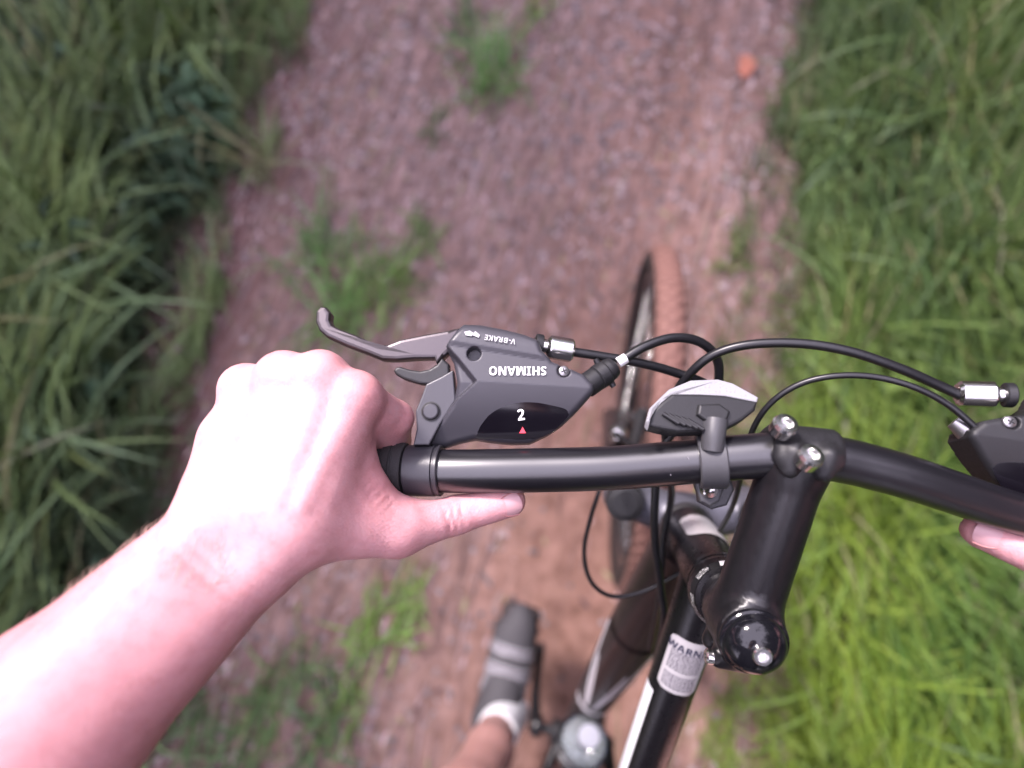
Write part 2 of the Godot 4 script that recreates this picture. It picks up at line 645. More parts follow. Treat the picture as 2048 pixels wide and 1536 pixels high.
func build_verges() -> void:
	var leaf := StandardMaterial3D.new()
	leaf.resource_name = "grass_blade"
	leaf.vertex_color_use_as_albedo = true
	leaf.roughness = 0.5
	leaf.backlight_enabled = true
	leaf.backlight = Color(0.5, 0.6, 0.3)
	leaf.cull_mode = BaseMaterial3D.CULL_DISABLED
	var patch := FastNoiseLite.new()
	patch.seed = 41
	patch.frequency = 1.1
	patch.fractal_octaves = 3
	var kinds := [clump(9, 0.38, 0.012, 0.05, 4.0), clump(7, 0.55, 0.016, 0.04, 5.0), clump(10, 0.22, 0.008, 0.05, 3.0)]
	for side in 2:
		var lists := [[], [], []]
		var tries := 15000
		for k in tries:
			var far := k > 11500
			var z := rng.randf_range(-3.6, 2.0) if not far else rng.randf_range(-12.0, 9.0)
			var d := pow(rng.randf(), 1.3) * (1.75 if not far else 7.0) - 0.11
			var x := (left_edge(z) - d) if side == 0 else (right_edge(z) + d)
			var n := patch.get_noise_2d(x * 2.6, z * 0.6)
			var near := clampf(d / 0.25, 0.0, 1.0)
			if rng.randf() > (0.22 if d < 0.0 else 0.38) + 0.62 * near + n * 0.6:
				continue
			var kind := 2 if rng.randf() > near + 0.2 else (1 if rng.randf() < 0.35 + n else 0)
			var s := rng.randf_range(0.6, 1.1) * (0.55 + 0.45 * near)
			if side == 1:
				s *= 0.72
			var col: Color
			var t := clampf(0.5 + n * 1.9 + rng.randf_range(-0.35, 0.35), 0.0, 1.0)
			if side == 0:
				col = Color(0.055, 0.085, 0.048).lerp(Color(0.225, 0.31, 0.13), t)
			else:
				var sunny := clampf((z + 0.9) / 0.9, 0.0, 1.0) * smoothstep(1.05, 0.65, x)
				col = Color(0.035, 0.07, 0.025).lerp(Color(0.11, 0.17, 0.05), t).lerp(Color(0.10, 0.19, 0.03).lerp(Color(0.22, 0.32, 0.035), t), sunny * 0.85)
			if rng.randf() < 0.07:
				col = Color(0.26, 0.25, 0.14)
			var b := Basis(Vector3.UP, rng.randfn() * (0.22 if rng.randf() < 0.7 else 0.9) + (PI if rng.randf() < 0.5 else 0.0)).scaled(Vector3.ONE * s)
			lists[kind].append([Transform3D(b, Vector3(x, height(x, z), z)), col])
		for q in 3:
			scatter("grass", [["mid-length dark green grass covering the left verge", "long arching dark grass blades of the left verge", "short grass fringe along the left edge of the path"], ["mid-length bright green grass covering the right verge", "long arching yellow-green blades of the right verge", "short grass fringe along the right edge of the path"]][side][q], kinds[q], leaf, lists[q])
	# broad-leaved weeds among the grass
	var weed := Mb.new()
	for k in 14:
		var a := TAU * k / 5.0 + rng.randf() * 0.9
		var dir := Vector3(sin(a), 0, cos(a))
		var side := Vector3(dir.z, 0, -dir.x)
		var l := rng.randf_range(0.06, 0.11)
		var lift := rng.randf_range(0.05, 0.30)
		var w := l * rng.randf_range(0.11, 0.19)
		var b := dir * 0.015 + Vector3(0, lift, 0)
		var tone := rng.randf_range(0.75, 1.25)
		weed.tint = Color(tone, tone, tone)
		rod(weed, Vector3(0, 0, 0), b, 0.0016, 0.0012, 5)
		var prev := []
		for q in 6:
			var t := q / 5.0
			var c := b + dir * l * t + Vector3(0, 0.25 * l * sin(t * 2.6) - 0.3 * l * t * t, 0)
			var wd := w * sin(PI * clampf(t * 0.96 + 0.02, 0.0, 1.0))
			var ids := [weed.vert(c + side * wd + Vector3(0, 0.2 * wd, 0), Vector3.UP - side * 0.3), weed.vert(c, Vector3.UP), weed.vert(c - side * wd + Vector3(0, 0.2 * wd, 0), Vector3.UP + side * 0.3)]
			if prev:
				weed.quad(prev[0], prev[1], ids[1], ids[0])
				weed.quad(prev[1], prev[2], ids[2], ids[1])
			prev = ids
	var weed_mesh := weed.mesh()
	for side in 2:
		var list := []
		for k in 1500:
			var z := rng.randf_range(-3.0, 1.9)
			var d := pow(rng.randf(), 1.2) * 1.6 - 0.06
			var x := (left_edge(z) - d) if side == 0 else (right_edge(z) + d)
			var n := patch.get_noise_2d(x * 2.6 + 50.0, z * 1.2)
			if n < 0.04 or d < 0.05:
				continue
			var tone := rng.randf_range(0.6, 1.4)
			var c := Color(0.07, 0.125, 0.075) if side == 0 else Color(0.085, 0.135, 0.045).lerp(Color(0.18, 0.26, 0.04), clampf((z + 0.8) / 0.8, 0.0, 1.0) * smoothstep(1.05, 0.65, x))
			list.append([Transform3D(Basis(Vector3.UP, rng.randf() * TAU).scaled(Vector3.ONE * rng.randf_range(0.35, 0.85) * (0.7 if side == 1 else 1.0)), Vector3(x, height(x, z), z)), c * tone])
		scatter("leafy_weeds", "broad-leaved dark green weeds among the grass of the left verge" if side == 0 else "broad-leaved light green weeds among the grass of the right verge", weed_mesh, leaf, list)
	# tufts that stand on the path itself, each one a thing
	var tufts := [
		[at(985, 150, 1.66), 1.05, 90, "bright green grass tuft on the path at the top, left of centre", Color(0.10, 0.22, 0.05)],
		[at(1080, 20, 1.78), 0.6, 34, "small yellow-green tuft on the path at the very top edge", Color(0.16, 0.22, 0.04)],
		[at(700, 600, 1.5), 1.15, 90, "grass tuft on the path just behind the brake lever tip", Color(0.12, 0.24, 0.06)],
		[at(850, 470, 1.5), 0.6, 40, "sparse grass tuft on the path above the brake lever", Color(0.12, 0.19, 0.06)],
		[at(600, 1330, 1.38), 0.55, 36, "grass tuft on the path just below the forearm near the wrist", Color(0.09, 0.17, 0.05)],
		[at(740, 1260, 1.4), 0.7, 44, "bright grass tuft on the path between forearm and shoe", Color(0.15, 0.27, 0.05)],
		[at(545, 1400, 1.4), 0.6, 44, "lowest grass tuft on the path beneath the forearm", Color(0.10, 0.18, 0.05)],
		[at(640, 500, 1.5), 0.9, 60, "grass tuft on the path up and left of the brake lever tip", Color(0.10, 0.18, 0.06)],
		[at(775, 590, 1.5), 0.85, 64, "yellowish grass tuft on the path right above the brake lever", Color(0.15, 0.24, 0.06)],
		[at(930, 60, 1.7), 0.7, 40, "dark grass tuft left of the bright one at the path's top", Color(0.07, 0.15, 0.05)],
		[at(690, 1420, 1.4), 0.6, 40, "grass tuft on the path at the lower edge, between forearm and shin", Color(0.12, 0.2, 0.05)],
		[at(480, 1500, 1.4), 0.7, 50, "grass tuft at the bottom edge, closest to the forearm's underside", Color(0.08, 0.14, 0.05)],
		[at(400, 1440, 1.4), 0.8, 56, "grass tuft under the forearm, the one farthest left near the frame's bottom", Color(0.09, 0.16, 0.06)],
		[at(820, 1200, 1.4), 0.55, 40, "bright grass tuft on the path straight below the thumb, left of the shoe", Color(0.14, 0.24, 0.05)],
		[at(640, 1460, 1.4), 0.75, 50, "dark grass tuft at the bottom edge between forearm and shin, left of the paler one", Color(0.07, 0.13, 0.05)],
		[at(1460, 520, 1.5), 0.5, 34, "olive grass tuft on the path to the right of the front tyre", Color(0.13, 0.16, 0.05)],
		[at(870, 260, 1.6), 0.45, 30, "thin grass tuft on the pink-brown path below the top tuft", Color(0.10, 0.15, 0.06)],
	]
	for t in tufts:
		var p: Vector3 = t[0]
		p = EYE + (p - EYE) * (EYE.y / (EYE.y - p.y))
		var m := Mb.new()
		for k in t[2]:
			var a := rng.randf() * TAU
			var tone := rng.randf_range(0.6, 1.3)
			m.tint = (t[4] as Color) * tone
			m.tint.a = 1.0
			var spread: float = 0.10 * t[1]
			blade(m, Vector3(rng.randfn() * spread * 0.4, -0.01, rng.randfn() * spread * 0.7), Vector3(sin(a), 0, cos(a) * 2.4).normalized(), 0.2 * t[1] * rng.randf_range(0.5, 1.2), 0.007 * rng.randf_range(0.6, 1.3), rng.randf_range(0.4, 1.8), rng.randf_range(0.2, 0.9))
		var o := part("grass_tuft", m, leaf, self)
		o.position = Vector3(p.x, height(p.x, p.z), p.z)
		tag(o, t[3], "grass tuft", "grass tufts growing on the path")
	# litter: dry stalks, leaf scraps and gravel
	var dull := StandardMaterial3D.new()
	dull.resource_name = "litter"
	dull.vertex_color_use_as_albedo = true
	dull.roughness = 0.7
	dull.cull_mode = BaseMaterial3D.CULL_DISABLED
	var stalk := Mb.new()
	tube(stalk, catmull([Vector4(0, 0, -0.5, 0.006), Vector4(0.006, 0.004, -0.15, 0.008), Vector4(-0.005, 0.003, 0.2, 0.007), Vector4(0.004, 0, 0.5, 0.004)], 3), 5)
	var scrap := Mb.new()
	var edge := []
	for k in 9:
		var a := TAU * k / 9.0
		edge.append(Vector3(cos(a) * 0.5 * (0.7 + 0.3 * rng.randf()), 0.1 * sin(a * 2.0) + 0.06, sin(a) * (0.85 + 0.3 * rng.randf())))
	scrap.flat([Vector3(0, 0.02, 0)] + edge + [edge[0]], Vector3.UP)
	var stone := Mb.new()
	lathe(stone, Vector3.ZERO, Vector3.UP, [Vector2(0.01, 0.62), Vector2(0.42, 0.52), Vector2(0.8, 0.22), Vector2(0.92, -0.1), Vector2(0.6, -0.4)], 7, true)
	var stalks := []
	var scraps := []
	var stones := []
	for k in 20000:
		var z := rng.randf_range(-3.4, 1.9)
		var l := left_edge(z)
		var r := right_edge(z)
		var x := rng.randf_range(l - 0.1, r + 0.1)
		var worn := exp(-pow(x / 0.3, 2.0)) * clampf((z + 1.0) / 0.8, 0.25, 1.0)
		if rng.randf() < worn * 0.93:
			continue
		var y := height(x, z)
		var tone := rng.randf()
		var pale := Color(0.36, 0.27, 0.275) if tone < 0.34 else (Color(0.085, 0.05, 0.05) if tone < 0.66 else (Color(0.18, 0.115, 0.10) if tone < 0.9 else Color(0.24, 0.22, 0.12)))
		if k % 5 < 2:
			var len := rng.randf_range(0.03, 0.18)
			stalks.append([Transform3D(Basis(Vector3.UP, rng.randfn() * 0.12) * Basis(Vector3.RIGHT, rng.randfn() * 0.06) * Basis.from_scale(Vector3(len * 0.5 + 0.09, 0.12, len)), Vector3(x, y + 0.003, z)), pale])
		elif k % 5 < 4 and k % 5 != 2:
			var s := rng.randf_range(0.005, 0.016)
			scraps.append([Transform3D(Basis(Vector3.UP, rng.randfn() * 0.6) * Basis(Vector3.RIGHT, rng.randfn() * 0.2) * Basis.from_scale(Vector3(s * 0.8, s, s * 1.3)), Vector3(x, y + 0.003, z)), pale * Color(1.1, 1.05, 1.05)])
		else:
			var s := rng.randf_range(0.002, 0.009) * (1.0 if z > -1.0 else 1.4)
			var grey := rng.randf_range(0.09, 0.24)
			stones.append([Transform3D(Basis(Vector3.UP, rng.randf() * TAU) * Basis.from_scale(Vector3(s, s * 0.7, s * 1.2)), Vector3(x, y, z)), Color(grey, grey * 0.85, grey * 0.9)])
	for k in 8000:
		var z := rng.randf_range(-3.0, 1.2)
		if rng.randf() < clampf((z + 1.6) / 1.5, 0.0, 0.8) or z > -0.1 and rng.randf() < 0.3:
			continue
		var x := rng.randf_range(left_edge(z) - 0.05, right_edge(z) + 0.1)
		if z > -0.6 and rng.randf() < 0.9 * exp(-pow(x / 0.3, 2.0)):
			continue
		var s := rng.randf_range(0.003, 0.011)
		var tone := rng.randf()
		var c := Color(0.36, 0.28, 0.285) if tone < 0.3 else (Color(0.10, 0.07, 0.068) if tone < 0.6 else Color(0.24, 0.16, 0.14))
		var place := Transform3D(Basis(Vector3.UP, rng.randf() * TAU) * Basis(Vector3.RIGHT, rng.randfn() * 0.2) * Basis.from_scale(Vector3(s, s * 0.7, s * 1.4)), Vector3(x, height(x, z) + 0.001, z))
		if k % 3 == 0:
			scraps.append([place.scaled_local(Vector3(1.6, 1.0, 2.0)), c])
		else:
			stones.append([place, c])
	scatter("dry_stalks", "dry brown and pale stalks lying along the dirt path", stalk.mesh(), dull, stalks)
	scatter("leaf_scraps", "scraps of dead leaves strewn over the dirt path", scrap.mesh(), dull, scraps)
	scatter("gravel", "small grey and brown pebbles bedded in the dirt path", stone.mesh(), dull, stones)
	# the orange leaf
	var lm := Mb.new()
	lm.tint = Color(0.36, 0.13, 0.09)
	var op := at(1490, 135, 1.7)
	op = EYE + (op - EYE) * ((EYE.y - 0.01) / (EYE.y - op.y))
	var ring := []
	for k in 16:
		var a := TAU * k / 16.0
		ring.append(Vector3(sin(a) * 0.026 * (1.0 + 0.15 * sin(a * 5.0)), 0.004 + 0.010 * absf(sin(a)), -cos(a) * 0.045))
	lm.flat([Vector3(0, 0.002, 0)] + ring + [ring[0]], Vector3.UP)
	rod(lm, Vector3(0, 0.003, 0.04), Vector3(0.01, 0.004, 0.075), 0.001, 0.0008, 5)
	var ol := part("dead_leaf", lm, dull, self)
	ol.position = op
	tag(ol, "single orange-red dead leaf on the path near the right verge", "leaf")
	# the log at the far right
	var bark := mat("bark", lin(0.2, 0.115, 0.08), 0.95, 0.0, 1.6, 9.0)
	bark.albedo_texture = noise_tex(0.03, 5, [Color(0.45, 0.4, 0.38), Color(0.9, 0.85, 0.82), Color(1, 1, 1)], 51, 512)
	var log_ := Mb.new()
	tube(log_, catmull([Vector4(1.52, 0.10, -0.9, 0.18), Vector4(1.28, 0.15, -1.5, 0.2), Vector4(1.10, 0.17, -2.1, 0.2), Vector4(0.95, 0.17, -2.9, 0.19)], 8), 24)
	var lg := part("fallen_log", log_, bark, self)
	tag(lg, "brown fallen log lying in the grass at the top right corner", "log")


func build_unseen_trees() -> void:  # trees out of view, put in to darken the horizon and its reflections
	var bark := mat("tree_bark", lin(0.11, 0.085, 0.065), 0.95, 0.0, 1.6, 7.0)
	var leafy := StandardMaterial3D.new()
	leafy.resource_name = "tree_leaf"
	leafy.vertex_color_use_as_albedo = true
	leafy.roughness = 0.5
	leafy.backlight_enabled = true
	leafy.backlight = Color(0.35, 0.45, 0.2)
	leafy.cull_mode = BaseMaterial3D.CULL_DISABLED
	var sprig := Mb.new()
	rng.seed = 19
	for k in 14:
		var q := Vector3(rng.randf_range(-0.16, 0.16), rng.randf_range(-0.1, 0.1), rng.randf_range(-0.16, 0.16))
		var b := Basis(Vector3.UP, rng.randf() * TAU) * Basis(Vector3.RIGHT, rng.randf_range(-0.6, 0.9))
		var tone := rng.randf_range(0.75, 1.2)
		sprig.tint = Color(tone, tone, tone * 0.95)
		var l := rng.randf_range(0.07, 0.12)
		var w := l * 0.28
		var up: Vector3 = b * Vector3.UP
		sprig.flat([q, q + b * Vector3(w, 0.006, l * 0.35), q + b * Vector3(w * 0.8, 0.0, l * 0.7), q + b * Vector3(0, -0.012, l), q + b * Vector3(-w * 0.8, 0.0, l * 0.7), q + b * Vector3(-w, 0.006, l * 0.35)], up)
	var leaf_mesh := sprig.mesh()
	# x, z, height, crown radius
	var spots := [[-3.6, -0.2, 2.8, 1.1], [-3.6, 2.2, 5.4, 1.6], [-3.3, -3.4, 3.2, 1.3], [-2.4, -6.2, 5.0, 1.6], [0.2, -8.6, 6.4, 2.0], [2.6, -5.6, 5.4, 1.6], [2.7, -2.6, 4.6, 1.4], [2.5, 0.3, 4.8, 1.4], [2.8, 2.9, 5.2, 1.5], [-0.6, 6.5, 5.6, 1.9]]
	var says := ["unseen added slim low tree level with the rider beyond the left verge", "unseen added broad tree behind the rider beyond the left verge", "unseen added low tree ahead beyond the left verge", "unseen added tall tree farther ahead on the left", "unseen added tallest tree straight ahead where the trail bends", "unseen added tall tree farther ahead on the right", "unseen added leafy tree ahead beyond the right verge and the log", "unseen added leafy tree level with the rider beyond the right verge", "unseen added broad tree behind the rider beyond the right verge", "unseen added tree over the trail well behind the rider"]
	for k in spots.size():
		var q: Array = spots[k]
		var t := thing("tree", says[k], "tree", "unseen trees added along the trail to darken the horizon")
		t.position = Vector3(q[0], -0.05, q[1])
		var h: float = q[2]
		var r: float = q[3]
		var m := Mb.new()
		var lean := Vector3(rng.randf_range(-0.25, 0.25), 0, rng.randf_range(-0.25, 0.25))
		var line := []
		for j in 7:
			var f := j / 6.0
			line.append(v4(Vector3(0, h * 0.9 * f, 0) + lean * f * f + Vector3(sin(f * 7.0 + k) * 0.04, 0, cos(f * 5.0 + k) * 0.04), lerpf(0.13, 0.02, f) * (1.0 + 0.5 * exp(-f * 14.0))))
		tube(m, catmull(line, 4), 14)
		var tips := []
		for j in 9:
			var f := rng.randf_range(0.3, 0.9)
			var a := TAU * j / 9.0 + rng.randf() * 0.5
			var p := Vector3(0, h * 0.9 * f, 0) + lean * f * f
			var e := p + Vector3(cos(a), 0.45, sin(a)) * r * rng.randf_range(0.5, 0.85)
			tube(m, catmull([v4(p, 0.035 * (1.2 - f)), v4(p.lerp(e, 0.5) + Vector3(0, 0.06, 0), 0.022 * (1.2 - f)), v4(e, 0.006)], 4), 8)
			tips.append(e)
		part("trunk", m, bark, t)
		var mm := MultiMesh.new()
		mm.transform_format = MultiMesh.TRANSFORM_3D
		mm.use_colors = true
		mm.mesh = leaf_mesh
		var n := 1500
		mm.instance_count = n
		for j in n:
			var c: Vector3 = tips[rng.randi() % tips.size()] if j % 3 else Vector3(0, h * rng.randf_range(0.12, 0.95), 0)
			var d := Vector3(rng.randfn(), rng.randfn() * 0.8, rng.randfn()) * r * 0.33
			var tone := rng.randf_range(0.6, 1.25)
			mm.set_instance_transform(j, Transform3D(Basis(Vector3.UP, rng.randf() * TAU) * Basis(Vector3.RIGHT, rng.randf_range(-0.5, 0.5)) * Basis.from_scale(Vector3.ONE * rng.randf_range(0.8, 1.7)), c + d))
			mm.set_instance_color(j, Color(0.05 * tone, 0.085 * tone, 0.028 * tone))
		var o := MultiMeshInstance3D.new()
		o.name = "crown"
		o.multimesh = mm
		o.material_override = leafy
		t.add_child(o, true)
		o.set_meta("kind", "stuff")


# ---------------------------------------------------------------- the bicycle
func steer(p: Vector3) -> Vector3:   # from the straight-ahead position to the turned one
	return STEER_TOP + (p - STEER_TOP).rotated(STEER_AXIS, -0.1124)


func build_bicycle() -> void:
	var black := mat("black_paint", lin(0.006, 0.0055, 0.007), 0.3, 0.0, 0.12, 30.0)
	var satin := mat("satin_black", lin(0.006, 0.0055, 0.007), 0.36, 0.0, 0.15, 40.0)
	var bar_black := mat("bar_black", lin(0.006, 0.0055, 0.008), 0.3)
	bar_black.metallic_specular = 0.85
	var plastic := mat("grey_plastic", lin(0.042, 0.041, 0.050), 0.4, 0.0, 0.35, 120.0)
	var dark := mat("dark_plastic", lin(0.012, 0.012, 0.014), 0.5, 0.0, 0.3, 90.0)
	var rubber := mat("rubber", lin(0.02, 0.019, 0.021), 0.8, 0.0, 0.7, 200.0)
	var hose := mat("cable_sheath", lin(0.009, 0.009, 0.011), 0.35)
	var chrome := mat("silver_metal", lin(0.75, 0.74, 0.73), 0.22, 1.0)
	var alloy := mat("grey_alloy", lin(0.085, 0.075, 0.08), 0.38, 0.8, 0.2, 80.0)
	var white := mat("white_print", lin(0.8, 0.79, 0.8), 0.5)
	bike = thing("bicycle", "black mountain bike with grey gear shifters, muddy front wheel and silver bolts", "bicycle")
	build_frame(black, satin, dark, chrome, alloy, white, hose)
	build_wheels(chrome, dark, black)
	build_cockpit(satin, plastic, dark, rubber, hose, chrome, alloy, white)


func around_tube(p0: Vector3, p1: Vector3, r0: float, r1: float, ref: Vector3, s: float, ang: float, lift: float) -> Array:
	var ax := (p1 - p0).normalized()
	var u := (ref - ax * ref.dot(ax)).normalized()
	var w := ax.cross(u)
	var d := u * cos(ang) + w * sin(ang)
	return [p0.lerp(p1, s) + d * (lerpf(r0, r1, s) + lift), d]


func patch(m: Mb, p0: Vector3, p1: Vector3, r0: float, r1: float, ref: Vector3, s0: float, s1: float, a0: float, a1: float, lift: float, round_ := 0.0, nu := 16, nv := 16) -> void:
	var ids := []
	var len := p0.distance_to(p1) * (s1 - s0)
	for k in nv + 1:
		var row := []
		for j in nu + 1:
			var u := float(j) / nu
			var vv := float(k) / nv
			var s := lerpf(s0, s1, vv)
			var e := 0.0
			if round_ > 0.0:       # rounded corners
				var edge := minf(vv, 1.0 - vv) * len
				if edge < round_:
					e = (round_ - sqrt(maxf(0.0, round_ * round_ - pow(round_ - edge, 2.0)))) / (r0 * absf(a1 - a0))
			var x := around_tube(p0, p1, r0, r1, ref, s, lerpf(a0, a1, lerpf(e, 1.0 - e, u)), lift)
			row.append(m.vert(x[0], x[1], Vector2(u, vv)))
		ids.append(row)
	for k in nv:
		for j in nu:
			m.quad(ids[k][j], ids[k][j + 1], ids[k + 1][j + 1], ids[k + 1][j])


func print_mat(key: String, im: Image, rough := 0.4) -> StandardMaterial3D:
	im.generate_mipmaps()
	var m := StandardMaterial3D.new()
	m.resource_name = key
	m.albedo_texture = ImageTexture.create_from_image(im)
	m.roughness = rough
	return m


func build_frame(black: Material, satin: Material, dark: Material, chrome: Material, alloy: Material, white: Material, hose: Material) -> void:
	var s0 := STEER_TOP
	var a := STEER_AXIS
	var mud := mat("crown_paint", lin(0.09, 0.09, 0.11), 0.4, 0.3, 0.3, 40.0)
	# head tube, with the badge on its front
	var m := Mb.new()
	lathe(m, s0, a, [Vector2(0.001, 0.072), Vector2(0.021, 0.072), Vector2(0.0225, 0.075), Vector2(0.0215, 0.082), Vector2(0.021, 0.13), Vector2(0.0215, 0.182), Vector2(0.023, 0.19), Vector2(0.001, 0.19)], 40)
	var ht := part("head_tube", m, black, bike)
	m = Mb.new()
	patch(m, s0 + a * 0.12, s0 + a * 0.168, 0.0212, 0.0214, STEER_FRONT, 0.0, 1.0, -0.85, 0.85, 0.0006, 0.010)
	var badge := mat("badge_silver", lin(0.66, 0.64, 0.66), 0.35, 0.4, 0.8, 60.0)
	part("head_badge", m, badge, ht)
	# headset cups and spacers
	m = Mb.new()
	lathe(m, s0, a, [Vector2(0.017, 0.046), Vector2(0.0175, 0.0465), Vector2(0.0175, 0.0555), Vector2(0.0205, 0.056), Vector2(0.0232, 0.060), Vector2(0.0238, 0.066), Vector2(0.0228, 0.0715), Vector2(0.001, 0.072)], 48)
	var hs := part("headset", m, black, bike)
	m = Mb.new()
	lathe(m, s0, a, [Vector2(0.0225, 0.1902), Vector2(0.024, 0.192), Vector2(0.024, 0.2), Vector2(0.02, 0.205)], 40)
	part("lower_headset_cup", m, dark, bike)
	m = Mb.new()   # the ring of small white print round the upper cup
	var im := Image.create(512, 32, false, Image.FORMAT_RGB8)
	im.fill(lin(0.012, 0.012, 0.014))
	rng.seed = 5
	var x := 10
	while x < 500:
		var w := rng.randi_range(3, 6)
		if x < 300 or x > 400:
			im.fill_rect(Rect2i(x, 4, 2, 24), Color(0.9, 0.9, 0.9))
			im.fill_rect(Rect2i(x, [4, 14, 24][rng.randi() % 3], w + 3, 4), Color(0.9, 0.9, 0.9))
		x += w + 5
	patch(m, s0 + a * 0.0565, s0 + a * 0.0597, 0.0208, 0.0230, -CROSS, 0.0, 1.0, -1.5, 0.95, 0.0004, 0.0, 40, 2)
	part("ring_print", m, print_mat("ring_print", im), hs)
	m = Mb.new()
	patch(m, s0 + a * 0.0567, s0 + a * 0.0597, 0.0211, 0.0230, -CROSS, 0.0, 1.0, 1.25, 1.5, 0.0005, 0.0, 6, 2)
	part("ring_mark", m, white, hs)
	# top tube
	var t0 := s0 + a * 0.103
	var t1 := Vector3(0, 0.674, 0.441)
	m = Mb.new()
	tube(m, catmull([v4(t0, 0.0205), v4(t0.lerp(t1, 0.15), 0.0188), v4(t0.lerp(t1, 0.5), 0.0182), v4(t1, 0.0165)], 8), 40)
	var tt := part("top_tube", m, black, bike)
	var ref := Vector3(0, 1, 0)
	im = Image.create(256, 512, false, Image.FORMAT_RGB8)
	im.fill(Color(0.66, 0.65, 0.66))
	rng.seed = 9
	var y := 130
	while y < 480:
		if y > 300 and y < 345:
			y = 345
		var lx := 26
		while lx < 222:
			var w := rng.randi_range(6, 24)
			im.fill_rect(Rect2i(lx, y, mini(w, 226 - lx), 11), Color(0.12, 0.1, 0.2))
			lx += w + 5
		y += 20
	m = Mb.new()
	var w0 := t0.lerp(t1, 0.092)
	var w1 := t0.lerp(t1, 0.182)
	patch(m, w0, w1, 0.0189, 0.0187, ref, 0.0, 1.0, 0.95, -0.75, 0.0004, 0.005, 16, 24)
	part("warning_label", m, print_mat("warning_label", im), tt)
	m = Mb.new()
	var ink := mat("dark_print", lin(0.03, 0.03, 0.06), 0.5)
	letters("WARNING", 0.0064, func(p: Vector2) -> Array: return around_tube(w0, w1, 0.0189, 0.0187, ref, 0.17 - p.y / w0.distance_to(w1), -0.13 - p.x / 0.0189, 0.0007), m)
	part("warning_lettering", m, ink, tt)
	m = Mb.new()   # white flash along the left of the tube, with red and dark marks at its tail
	im = Image.create(64, 1024, false, Image.FORMAT_RGB8)
	im.fill(Color(0.86, 0.86, 0.88))
	for k in 3:
		for q in 60:
			var yy := 560 + k * 70 + q
			im.fill_rect(Rect2i(clampi(int(10 + q * 0.6), 0, 63), yy, 8, 2), Color(0.2, 0.22, 0.28))
			im.fill_rect(Rect2i(clampi(int(46 - q * 0.5), 0, 63), yy - 20, 6, 2), Color(0.3, 0.32, 0.4))
	for q in 12:
		for k in 4:
			if (q + k) % 2 == 0 or q > 7:
				im.fill_rect(Rect2i(k * 16, 800 + q * 18, 16, 18), Color(0.8, 0.03, 0.12))
	patch(m, t0, t1, 0.0188, 0.0172, ref, 0.20, 0.85, 1.65, 0.95, 0.0004, 0.0, 8, 30)
	part("white_stripe", m, print_mat("white_stripe", im, 0.3), tt)
	# down tube with its outlined graphic
	var d0 := s0 + a * 0.178 + Vector3(0, -0.004, 0.004)
	var d1 := BOTTOM_BRACKET + Vector3(0, 0.01, -0.006)
	m = Mb.new()
	tube(m, catmull([v4(d0, 0.029), v4(d0.lerp(d1, 0.25), 0.031), v4(d0.lerp(d1, 0.5), 0.0285), v4(d0.lerp(d1, 0.7), 0.025), v4(d1, 0.023)], 8), 40)
	var brown := mat("black_paint_brown_reflection", lin(0.016, 0.011, 0.012), 0.38, 0.0, 0.2, 30.0)  # black frame paint with a brown reflection mixed into its colour
	var dt := part("down_tube", m, brown, bike)
	im = Image.create(256, 256, false, Image.FORMAT_RGB8)
	im.fill(lin(0.016, 0.011, 0.012))  # same reflection-tinted black as the tube
	var pale := Color(0.86, 0.85, 0.88)
	for q in 256:
		var t := q / 255.0
		for half in [-1, 1]:
			var cx: float = 128 + half * (112 - 108 * pow(t, 1.6))
			im.fill_rect(Rect2i(clampi(int(cx) - 7, 0, 255), q, 15, 1), pale)
			if t > 0.3:
				var c2: float = 128 + half * (70 - 60 * (t - 0.3) / 0.7)
				im.fill_rect(Rect2i(clampi(int(c2 - 14 * (1.0 - t)), 0, 255), q, int(9 + 60 * (1.0 - t) * (t - 0.3)), 1), pale)
		if t > 0.9:
			im.fill_rect(Rect2i(20, q, 216, 1), pale if t > 0.95 else lin(0.016, 0.011, 0.012))
	m = Mb.new()
	patch(m, d0, d1, 0.0362, 0.0215, Vector3(-0.39, 0.46, 0.79), 0.27, 0.66, 1.3, -1.3, 0.0007, 0.0, 24, 20)
	part("tube_graphic", m, print_mat("tube_graphic", im, 0.35), dt)
	# seat tube, stays, seat
	var sc := Vector3(0, 0.70, 0.46)
	m = Mb.new()
	rod(m, BOTTOM_BRACKET, sc, 0.016)
	part("seat_tube", m, black, bike)
	m = Mb.new()
	rod(m, sc, Vector3(0, 0.87, 0.519), 0.0135)
	part("seat_post", m, satin, bike)
	m = Mb.new()
	var sb := Field.new(Vector3(-0.09, 0.83, 0.36), Basis(), Vector3(0.18, 0.14, 0.36), 0.006)
	sb.capsule(Vector3(0, 0.895, 0.39), Vector3(0, 0.895, 0.54), 0.02, 0.035, 0.02)
	sb.capsule(Vector3(-0.045, 0.9, 0.6), Vector3(0.045, 0.9, 0.6), 0.033, 0.033, 0.03)
	sb.emit(m)
	part("saddle", m, rubber_(), bike)
	var hub := Vector3(0, 0.34, 0.735)
	for s in [-1, 1]:
		m = Mb.new()
		tube(m, catmull([v4(BOTTOM_BRACKET + Vector3(0.022 * s, 0, 0.02), 0.011), v4(Vector3(0.045 * s, 0.3, 0.45), 0.010), v4(hub + Vector3(0.066 * s, 0, -0.01), 0.008)], 6), 14)
		part("chain_stay", m, black, bike)
		m = Mb.new()
		tube(m, catmull([v4(sc + Vector3(0.018 * s, -0.03, 0), 0.009), v4(Vector3(0.05 * s, 0.55, 0.57), 0.008), v4(hub + Vector3(0.066 * s, 0.01, -0.005), 0.007)], 6), 14)
		part("seat_stay", m, black, bike)
	# bottom bracket and cranks
	m = Mb.new()
